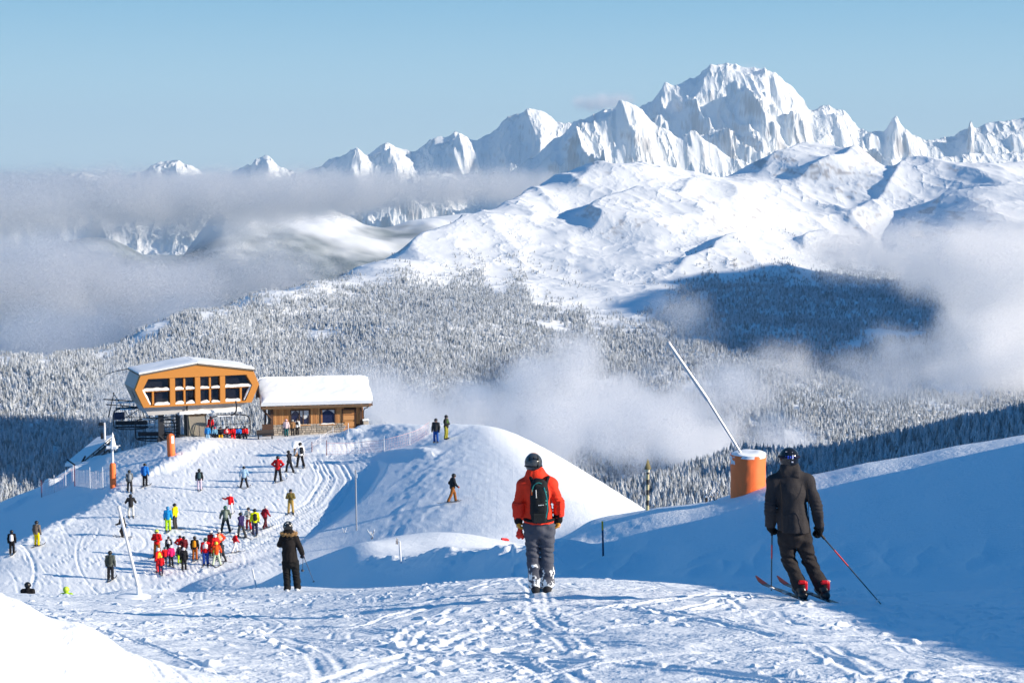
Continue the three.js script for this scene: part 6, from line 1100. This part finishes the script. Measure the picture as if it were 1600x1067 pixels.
// ---------------------------------------------------------------- the chalet
{
  const B = at(495, 680, 159), base = [B.x, B.y, B.z], t = thing('chalet', 'timber chalet with a snow-laden roof, plank walls and stone base', 'chalet', base, 12 / DEG);
  const wood = [std(0.42, 0.20, 0.075, 0.8), std(0.50, 0.255, 0.10, 0.8), std(0.36, 0.165, 0.06, 0.8)], dark = std(0.075, 0.04, 0.028, 0.85);
  const L = 8.4, D = 5.2, Hw = 2.55;
  part('back_wall', box(L - 0.2, Hw, D - 0.2, 0, Hw / 2, -D / 2), dark, t);
  // vertical boards between the openings
  let q = 0; for (let x = -L / 2 + 0.1; x < L / 2; x += 0.22) {
    const inWin = (x > -2.35 && x < -0.72) || (x > 0.35 && x < 1.62), door = x > 2.35 && x < 3.45; if (door) continue;
    const y0 = 0.95, y1 = Hw; if (inWin) { part('board', box(0.2, 0.16, 0.07, x + 0.11, 2.46, 0.02), wood[q++ % 3], t); continue; }
    part('board', box(0.2, y1 - y0, 0.06 + 0.03 * (q % 2), x + 0.11, (y0 + y1) / 2, 0.02), wood[(q++ * 7) % 3], t);
  }
  // stone base: separate stones
  const r = rng(31), stoneM = [std(0.33, 0.30, 0.26, 0.95), std(0.42, 0.38, 0.33, 0.95), std(0.26, 0.25, 0.23, 0.95)];
  const base_ = part('stone_base', box(6.4, 1.15, 0.2, -0.9, 0.42, 0.04), std(0.30, 0.28, 0.26, 0.95), t);
  for (let y = -0.1; y < 0.95; y += 0.2) for (let x = -4.05 + 0.1 * r(); x < 2.25;) { const w = 0.22 + 0.34 * r(); part('stone', rbox(w - 0.03, 0.17, 0.1, x + w / 2, y + 0.1, 0.15 + 0.03 * r(), 0.04), stoneM[Math.floor(r() * 3)], base_); x += w; }
  part('stone_pier', rbox(0.5, 1.5, 0.5, 4.45, 0.55, 0.15, 0.06), stoneM[1], t);
  part('snow_cap', snowPillow(0.6, 0.2, 0.6, 4.45, 1.36, 0.15, 4), snowCap, t);
  for (const [x0, x1, bars] of [[-2.35, -0.72, [-1.6, -1.25]], [0.35, 1.62, []]]) {
    const w = part('window', merged([box(x1 - x0 + 0.16, 0.1, 0.12, (x0 + x1) / 2, 2.36, 0.06), box(0.1, 1.4, 0.12, x0 - 0.03, 1.68, 0.06), box(0.1, 1.4, 0.12, x1 + 0.03, 1.68, 0.06), ...bars.map((x) => box(0.09, 1.3, 0.1, x, 1.68, 0.055))]), dark, t);
    part('pane', box(x1 - x0 - 0.02, 1.3, 0.03, (x0 + x1) / 2, 1.68, 0.005), new THREE.MeshPhysicalMaterial({ color: '#232a4a', roughness: 0.08 }), w);
    part('curtain', (() => { const n = 24, s = new THREE.Shape(); s.moveTo(x0, 2.32); s.lineTo(x1, 2.32); for (let i = n; i >= 0; i--) { const u = i / n; s.lineTo(x0 + (x1 - x0) * u, 2.3 - 0.42 * Math.abs(Math.sin(u * Math.PI * (bars.length ? 2 : 1)) - 1) * 0.9); } return new THREE.ExtrudeGeometry(s, { depth: 0.02, bevelEnabled: false }).translate(0, 0, 0.025); })(), std(0.5, 0.55, 0.6, 0.9), w);
    part('sill', box(x1 - x0 + 0.3, 0.08, 0.22, (x0 + x1) / 2, 0.99, 0.12), wood[1], w);
    if (!bars.length) part('sill_snow', snowPillow(x1 - x0, 0.12, 0.2, (x0 + x1) / 2, 1.07, 0.13, 2), snowCap, w);
  }
  const dr = part('door', box(1.08, 2.3, 0.08, 2.9, 1.1, 0.03), std(0.36, 0.175, 0.06, 0.8), t);
  for (const y of [0.35, 0.95, 1.55, 2.0]) part('door_plank', box(1.0, 0.42, 0.05, 2.9, y, 0.085), wood[Math.round(y * 10) % 3], dr);
  part('door_frame', merged([box(0.09, 2.35, 0.14, 2.32, 1.15, 0.06), box(0.09, 2.35, 0.14, 3.49, 1.15, 0.06), box(1.26, 0.1, 0.14, 2.9, 2.32, 0.06)]), dark, dr);
  part('door_handle', rbox(0.05, 0.16, 0.06, 2.5, 1.1, 0.14, 0.01), darkSteel, dr);
  for (const x of [-4.1, 4.05]) part('corner_post', box(0.24, Hw, 0.24, x, Hw / 2, 0.1), dark, t);
  part('porch_wall', merged([box(0.9, 1.35, 0.15, -4.55, 0.5, 0.2), box(0.14, 2.5, 0.14, -4.6, 1.25, -1.2)]), dark, t);
  part('porch_beam', stick([-4.9, 2.5, 0.3], [-4.1, 1.6, 0.2], 0.09, 0.09, 6), dark, t);
  // eaves, roof, snow
  part('eave_beam', box(9.9, 0.24, 0.22, -0.1, 2.72, 0.72), std(0.55, 0.30, 0.12, 0.75), t);
  for (let x = -4.6; x < 4.8; x += 0.78) part('rafter', box(0.14, 0.16, 1.3, x, 2.86, 0.35, [-0.1, 0, 0]), wood[0], t);
  const slope = 0.43, run = 3.55, rl = Math.hypot(run, run * Math.tan(slope)), R = Math.tan(slope) * run;
  for (const s of [1, -1]) {
    const rf = part('roof', (() => { const g = box(10.1, 0.16, rl, 0, 0, 0); g.rotateX(s * slope); g.translate(-0.05, 2.85 + R / 2 + 0.04, -D / 2 + s * (run / 2) + 0.0); return g; })(), dark, t);
    part('roof_snow', (() => {
      const g = new THREE.BoxGeometry(10.05, 0.56, rl + 0.1, 50, 2, 24), p = g.attributes.position;
      for (let i = 0; i < p.count; i++) { const X = p.getX(i), Y = p.getY(i), Z = p.getZ(i), ex = 5.02 - Math.abs(X), ez = s > 0 ? rl / 2 + 0.05 - Z : rl / 2 + 0.05 + Z, e = Math.min(ex * 1.1, ez * 1.4); if (Y > 0) p.setY(i, 0.28 * Math.min(1, 0.35 + Math.sqrt(Math.max(0, e)) * 0.75) + 0.035 * noise2(X * 0.9, Z * 0.9) + 0.02 * noise2(X * 3, Z * 3)); if (Math.abs(X) > 4.9) p.setX(i, X + 0.06 * noise2(Z * 2, Y * 4)); }
      g.computeVertexNormals(); g.rotateX(s * slope); g.translate(-0.05, 2.85 + R / 2 + 0.37, -D / 2 + s * (run / 2) + s * 0.22); return g;
    })(), snowCap, rf);
    part('bargeboard', (() => { const g = box(0.1, 0.32, rl, 0, 0, 0); g.rotateX(s * slope); g.translate(-5.1, 2.85 + R / 2, -D / 2 + s * (run / 2)); return g; })(), std(0.25, 0.12, 0.06, 0.8), t);
  }
  part('gable', (() => { const s = new THREE.Shape([[-2.6, 2.5], [2.6, 2.5], [2.6, 3.0], [0, 2.85 + R - 0.1], [-2.6, 3.0]].map((v) => new THREE.Vector2(...v))); const g = new THREE.ExtrudeGeometry(s, { depth: 0.1, bevelEnabled: false }); g.rotateY(-Math.PI / 2); g.translate(-4.2, 0, -D / 2); return g; })(), dark, t);
  for (const [x, z] of [[-0.9, 0.75], [0.2, 0.7], [1.0, 0.72], [3.6, 0.6], [4.4, 0.8]]) part('snow_guard', box(0.12, 0.14, 0.08, x, 3.36, z + 0.02), dark, t);
  part('gutter', tube([[-5.0, 2.78, 1.02], [0, 2.8, 1.02], [5.0, 2.78, 1.02]], 0.07, 20, 8), std(0.16, 0.10, 0.06, 0.5), t);
  part('downpipe', tube([[4.7, 2.76, 0.98], [4.55, 2.5, 0.6], [4.3, 2.3, 0.3], [4.3, 0.9, 0.25]], 0.05, 20, 6), darkSteel, t);
  part('icicle', merged(Array.from({ length: 8 }, (_, i) => new THREE.ConeGeometry(0.035, 0.3 + 0.5 * r(), 6).rotateX(Math.PI).translate(-5.15 + 0.06 * i * r(), 2.35, 0.3 - i * 0.08))), std(0.6, 0.7, 0.78, 0.2), t);
}
// ---------------------------------------------------------------- poles, nets, lances and small things
function ground(x, y, d0 = 20) { for (let k = 0; k < 30; k += 1.5) { const p = hit(x, y + k, d0); if (p) { if (k > 5) console.log('ground lower by', k, x, y); return p; } } }
const px = (p) => -p.z / FOCAL;                                       // metres to one pixel of the photograph there
const matOrange = std(0.90, 0.18, 0.04, 0.6, { bumpMap: clothTexture, bumpScale: 0.003 });
function creased(g, amount, f) { const p = g.attributes.position, n = g.attributes.normal; for (let i = 0; i < p.count; i++) { const x = p.getX(i), y = p.getY(i), z = p.getZ(i), d = amount * (noise3(x * f, y * f * 0.7, z * f) + 0.5 * noise3(x * f * 2.7, y * f * 2.2, z * f * 2.7)); p.setXYZ(i, x + n.getX(i) * d, y, z + n.getZ(i) * d); } g.computeVertexNormals(); return g; }
// snow lance in its orange padded pit on the bank
{
  const p = ground(1169, 768, 40), m = px(p), t = thing('snow_lance', 'large orange padded snow lance base with a long thin white boom on the bank', 'snow lance', [p.x, p.y, p.z]);
  const R = 28 * m, H = 60 * m;
  part('padding', creased(new THREE.CylinderGeometry(R, R * 0.97, H + 0.3, 60, 24, true).translate(0, H / 2 - 0.15, 0), 0.012, 5), matOrange, t);
  part('rim_snow', (() => { const g = snowPillow(R * 2.02, 0.16, R * 2.02, 0, H, 0, 5), q = g.attributes.position; for (let i = 0; i < q.count; i++) { const r = Math.hypot(q.getX(i), q.getZ(i)), k = r > R ? R / r : 1; q.setX(i, q.getX(i) * k); q.setZ(i, q.getZ(i) * k); } g.computeVertexNormals(); return g; })(), snowCap, t);
  part('frost_patch', (() => { const g = []; const r = rng(12); for (let i = 0; i < 26; i++) { const a = 3.5 + 0.6 * gauss(r) * 0.5, y = H - 0.05 - Math.abs(gauss(r)) * 0.16; g.push(new THREE.IcosahedronGeometry(0.02 + 0.035 * r(), 1).scale(1, 1, 0.5).translate(-Math.sin(a) * 0 + Math.cos(a) * R, y, -Math.sin(a) * R)); } return merged(g); })(), snowCap, t);
  const foot = [-8 * m, H - 0.1, 0], mid = [-65 * m, H + 86 * m, 0], tip = [-129 * m, 238 * m, 0];
  part('boom', merged([stick(foot, mid, 0.045, 0.045, 10), stick(mid, tip, 0.07, 0.06, 10)]), std(0.62, 0.63, 0.65, 0.4, { metalness: 0.3 }), t);
  part('nozzle_head', stick(mix3(mid, tip, 0.97), tip, 0.085, 0.06, 10), std(0.55, 0.57, 0.6, 0.4), t);
}
// arrow-topped marker post
{
  const p = ground(1012, 797, 40), m = px(p), H = 83 * m, t = thing('marker_post', 'yellow and black piste marker post with an arrow-shaped top', 'marker post', p.toArray());
  const n = 8; for (let k = 0; k < n; k++) part('band', stick([0, H * 0.8 * k / n - (k ? 0 : 0.2), 0], [0, H * 0.8 * (k + 1) / n, 0], 2.4 * m, 2.4 * m, 12), k % 2 ? std(0.03, 0.03, 0.03, 0.7) : std(0.50, 0.46, 0.27, 0.8), t);
  part('arrow_top', new THREE.ConeGeometry(7.2 * m, 17 * m, 4).rotateY(0.6).translate(0, H * 0.8 + 8.5 * m, 0), std(0.14, 0.125, 0.05, 0.7), t);
  part('collar', stick([0, H * 0.74, 0], [0, H * 0.8, 0], 3.2 * m, 3.2 * m, 12), std(0.6, 0.58, 0.45, 0.8), t);
}
function postAt(x, y, yTop, xTop, w, color, label, name = 'piste_pole', cap) {
  const p = ground(x, y, 26), m = px(p), t = thing(name, label, 'pole', p.toArray()), top = [(xTop - x) * m, (y - yTop) * m, 0];
  part('pole', stick([0, -0.25, 0], mix3([0, 0, 0], top, cap ? 0.75 : 1), w * m, w * m, 8), color, t);
  if (cap) part('top_band', stick(mix3([0, 0, 0], top, 0.75), top, w * m * 1.05, w * m * 1.05, 8), cap, t); else part('cap', new THREE.SphereGeometry(w * m * 1.15, 8, 6).translate(...top), color, t);
  return t;
}
postAt(943, 869, 813, 941, 1.5, fabric('#1f3556', 0.6), 'thin dark blue piste pole with a yellow top, right of the red jacket', 'piste_pole', fabric('#d9a92a', 0.6));
postAt(627, 880, 846, 624, 1.5, fabric('#d5dbe2', 0.7), 'short white pole on the near edge of the dome');
postAt(402, 919, 889, 394, 1.4, fabric('#d5dbe2', 0.7), 'short leaning white pole beside the woman with the fur hood');
{ const t = postAt(557, 829, 733, 556, 1.2, fabric('#8f98a4', 0.6), 'tall thin grey pole at the edge of the groomed bowl'), m = 0.043; part('fitting', rbox(0.14, 0.26, 0.14, 0, 3.5, 0, 0.03), fabric('#b9c2cc'), t); }
// tilted snow lance on the left with its round base
{
  const p = ground(213, 936, 20), m = px(p), t = thing('snow_lance', 'tilted white snow lance rising from a round snow-covered base near the left mound', 'snow lance', p.toArray()), foot = [5 * m, 8 * m, 0], top = [-26 * m, 150 * m, 0];
  part('boom', stick(foot, top, 2.6 * m, 2.3 * m, 10), std(0.62, 0.64, 0.67, 0.5), t); part('nozzle_head', stick(mix3(foot, top, 0.96), top, 3.2 * m, 2.2 * m, 10), std(0.6, 0.62, 0.65), t);
  part('collar', stick([5 * m, 2 * m, 0], mix3(foot, top, 0.08), 5 * m, 3.4 * m, 10), snowCap, t);
  part('base', new THREE.CylinderGeometry(28 * m, 28 * m, 6 * m, 30).scale(1, 1, 0.8).translate(-6 * m, 0, 0), std(0.6, 0.30, 0.16, 0.8), t);
  part('base_snow', (() => { const R = 29 * m, g = snowPillow(R * 2, 6 * m, R * 1.6, -6 * m, 5 * m, 0, 3), q = g.attributes.position; for (let i = 0; i < q.count; i++) { const X = q.getX(i) + 6 * m, Z = q.getZ(i) / 0.8, r = Math.hypot(X, Z); if (r > R) { q.setX(i, X * R / r - 6 * m); q.setZ(i, Z * R / r * 0.8); } } g.computeVertexNormals(); return g; })(), snowCap, t);
}
// orange padded posts by the lift
function padded(x, y, yTop, w, lean, label, mast) {
  const p = ground(x, y, 90), m = px(p), H = (y - yTop) * m, t = thing('padded_post', label, 'padded post', p.toArray(), 0, 'orange padded posts by the lift'); t.rotation.z = lean;
  part('padding', creased(new THREE.CapsuleGeometry(w * m, H - 2 * w * m + 0.2, 6, 18, 8).translate(0, H / 2 - 0.1, 0), 0.012, 4), matOrange, t);
  if (mast) { part('mast', stick([0, H - 0.1, 0], [0.02, H + mast * m, 0], 0.09, 0.07), frostSteel, t); part('cross_arm', merged([stick([-0.5, H + mast * m * 0.62, 0], [0.6, H + mast * m * 0.8, 0], 0.05), stick([-0.6, H + mast * m * 0.85, 0], [0.3, H + mast * m * 0.6, 0.1], 0.04)]), frostSteel, t); part('frost', merged([new THREE.ConeGeometry(0.3, 1.3, 6).translate(0.05, H + mast * m * 1.05, 0), snowPillow(0.8, 0.25, 0.5, 0, H + mast * m * 0.75, 0, 4)]), snowCap, t); }
  else part('sticker', new THREE.CylinderGeometry(w * m * 1.025, w * m * 1.025, 0.62, 10, 1, true, 0.35, 0.75).translate(0, H * 0.74, 0), std(0.75, 0.72, 0.68, 0.6), t);
  return t;
}
padded(267, 713, 677, 6.2, 0.02, 'orange padded post with a white sticker before the station steps');
padded(176, 762, 722, 5.0, 0, 'orange padded post under a frosted mast left of the blue-jacketed skier', 34);
// safety nets
function net(points, height, mesh, label, color) {                     // points: [x, y] of the foot line
  const foot = points.map(([x, y, d]) => { const p = d ? at(x, y, d) : ground(x, y, 70); return p.toArray(); }), o = foot[0], t = thing('safety_net', label, 'safety net', o, 0, 'red safety nets along the piste'), g = [], rel = foot.map((f) => sub3(f, o));
  const curve = new THREE.CatmullRomCurve3(rel.map((v) => new THREE.Vector3(...v))), L = curve.getLength(), n = Math.max(4, Math.round(L / mesh)), rows = Math.round(height / mesh);
  const P = Array.from({ length: n + 1 }, (_, i) => curve.getPointAt(i / n));
  for (let i = 0; i <= n; i++) g.push(stick([P[i].x, P[i].y + 0.06, P[i].z], [P[i].x + 0.03 * noise2(i, 3), P[i].y + height * (1 - 0.08 * Math.sin(i / n * 9) ** 2), P[i].z], 0.008, 0.008, 3));
  for (let k = 0; k <= rows; k++) { const top = k === rows; g.push(tube(P.map((p, i) => [p.x, p.y + 0.06 + (height - 0.06) * (k / rows) * (1 - 0.08 * Math.sin(i / n * 9) ** 2), p.z]), top ? 0.018 : 0.008, n * 2, top ? 5 : 3)); }
  part('mesh', merged(g.map((x) => { const y = x.index ? x.toNonIndexed() : x; y.deleteAttribute('uv'); return y; })), std(...color, 0.85), t);
  for (let i = 0; i < rel.length; i++) part('net_pole', stick([rel[i][0], rel[i][1] - 0.2, rel[i][2]], [rel[i][0], rel[i][1] + height + 0.25, rel[i][2]], 0.035, 0.03, 6), i ? frostSteel : fabric('#6a3038'), t);
  return t;
}
net([[64, 777], [84, 770], [102, 762], [114, 754]], 1.25, 0.2, 'pinkish-red net with a dark end pole above the shaded hollow', [0.62, 0.36, 0.40]);
net([[116, 760], [140, 763], [160, 764], [172, 760]], 1.5, 0.3, 'frosted grey net hanging beside the orange post with the mast', [0.62, 0.62, 0.66]);
net([[510, 711], [560, 709], [600, 705], [640, 695], [671, 678]], 1.0, 0.24, 'red and white net along the foot of the snow pile beside the dome', [0.66, 0.45, 0.48]);
net([[487, 706], [500, 694], [520, 682], [544, 676]], 0.6, 0.24, 'low grey net on the bank in front of the chalet', [0.62, 0.62, 0.66]);
// snow-roofed conveyor at the left edge of the plateau
{
  const a = at(128, 738, 158), b = at(178, 695, 170), t = thing('conveyor_shed', 'low dark conveyor with a snow-covered top sloping down at the left of the plateau', 'conveyor', a.toArray()), d = sub3(b.toArray(), a.toArray());
  const side = [-2.0, -0.25, -1.6];
  part('side_wall', merged([stick([0, 0.0, 0], d, 0.12, 0.12, 6), stick([0, 0.5, 0], add3(d, [0, 0.5, 0]), 0.16, 0.16, 6), stick([0, 0.9, 0], add3(d, [0, 0.9, 0]), 0.06, 0.06, 6)]), darkSteel, t);
  for (let k = 0; k <= 6; k++) { const q = mix3([0, 0, 0], d, k / 6); part('post', stick(add3(q, [0, -0.6, 0]), add3(q, [0, 0.95, 0]), 0.06, 0.06, 6), darkSteel, t); }
  const g = new THREE.BufferGeometry(), P = [[0, 0.72, 0.1], add3(d, [0, 0.72, 0.1]), add3(d, add3(side, [0, 0.5, 0])), add3(side, [0, 0.5, 0])], Q = P.map((v) => add3(v, [0, 0.3, 0])); const v = [...P, ...Q].flat();
  g.setAttribute('position', new THREE.Float32BufferAttribute(v, 3)); g.setIndex([0, 2, 1, 0, 3, 2, 4, 5, 6, 4, 6, 7, 0, 1, 5, 0, 5, 4, 1, 2, 6, 1, 6, 5, 2, 3, 7, 2, 7, 6, 3, 0, 4, 3, 4, 7]); const f = g.toNonIndexed(); f.computeVertexNormals(); part('roof_snow', f, snowCap, t);
  part('end_brace', merged([stick([-0.8, -0.4, 0], [0.3, 1.5, 0], 0.09), stick([-1.4, 1.2, 0], [0.1, 0.1, 0], 0.07)]), darkSteel, t);
}
// wooden box with a snow hat beside the white-jacketed skier
{
  const p = ground(465, 712, 90), m = px(p), t = thing('trail_box', 'small wooden box sign with a thick snow hat near the chalet', 'sign box', p.toArray(), 0.3);
  part('box', rbox(12 * m, 14 * m, 0.5, 0, 8 * m, 0, 0.04), std(0.40, 0.24, 0.13, 0.85), t); part('panel', rbox(9 * m, 8 * m, 0.06, 0, 9 * m, 0.26, 0.01), std(0.5, 0.33, 0.22, 0.85), t); part('leg', merged([box(0.12, 0.8, 0.12, -4 * m, 0, 0), box(0.12, 0.8, 0.12, 4 * m, 0, 0)]), std(0.2, 0.12, 0.07, 0.9), t);
  part('snow_hat', snowPillow(17 * m, 10 * m, 0.9, 0, 19 * m, 0, 7), snowCap, t);
}
{
  const p = ground(414, 686, 100), t = thing('bench', 'long dark wooden bench in the snow left of the chalet porch', 'bench', p.toArray(), 0.2);
  part('seat', box(1.5, 0.1, 0.5, 0, 0.42, 0), darkSteel, t); part('backrest', box(1.5, 0.35, 0.08, 0, 0.6, -0.25), std(0.06, 0.05, 0.05, 0.9), t); for (const x of [-0.6, 0.6]) part('leg', box(0.1, 0.45, 0.45, x, 0.2, 0), darkSteel, t);
}
// red glove lying on the trodden snow
{
  const p = ground(792, 845, 40), m = px(p), t = thing('glove', 'bright red glove lying on the snow left of the red-jacketed person', 'glove', p.toArray(), 0.5);
  const b = handBones([-0.1, 0.06, 0], [0.06, 0.05, 0], [0, 0, -1], [0, -1, 0], 0.4, 0.016), x = boxOf(b, 0.03), k = 13 * m / 0.22; part('palm_and_fingers', skin(blend(b, 0.015), x[0], x[1], 0.01), cloth(0.8, 0.05, 0.05), t); part('cuff', stick([-0.2, 0.06, 0], [-0.09, 0.06, 0], 0.06, 0.05, 12), cloth(0.65, 0.04, 0.05), t); t.scale.setScalar(k * 0.8);
}
// frosted twigs that stick out of the snow
function twigs(x, y, h, n, seed, label) {
  const p = ground(x, y, 40), m = px(p), r = rng(seed), t = thing('twig_bush', label, 'bush', p.toArray(), 0, 'frosted twigs poking out of the snow'), H = h * m;
  for (let i = 0; i < n; i++) { const a = gauss(r) * 0.35, x0 = gauss(r) * H * 0.16, q = [[x0, -0.05, 0], [x0 + a * H * 0.3, H * 0.45, 0.04 * gauss(r)], [x0 + a * H * 0.62, H * (0.75 + 0.3 * r()), 0.06 * gauss(r)]], s = part('stem', tube(q, 0.012 + H * 0.012, 8, 5), fabric('#4a3d33'), t); const f = []; for (let k = 0; k < 9; k++) { const u = 0.25 + 0.75 * k / 8, v = u < 0.5 ? mix3(q[0], q[1], u * 2) : mix3(q[1], q[2], u * 2 - 1); f.push(new THREE.IcosahedronGeometry(H * (0.035 + 0.03 * r()), 0).scale(1, 1.7, 1).translate(v[0] + H * 0.02 * gauss(r), v[1], v[2])); } part('frost', merged(f), snowCap, s); }
}
twigs(1104, 778, 22, 5, 1, 'frosted bush between the arrow post and the orange lance base');
twigs(1119, 775, 18, 3, 2, 'small frosted bush right beside the orange lance base');
twigs(537, 832, 9, 2, 3, 'pair of white twigs left of the tall grey pole foot');
twigs(581, 842, 14, 4, 4, 'white twigs on the shaded slope right of the tall grey pole');
twigs(619, 850, 9, 3, 5, 'tiny frosted twigs above the short white pole');
renderer.render(scene, camera);
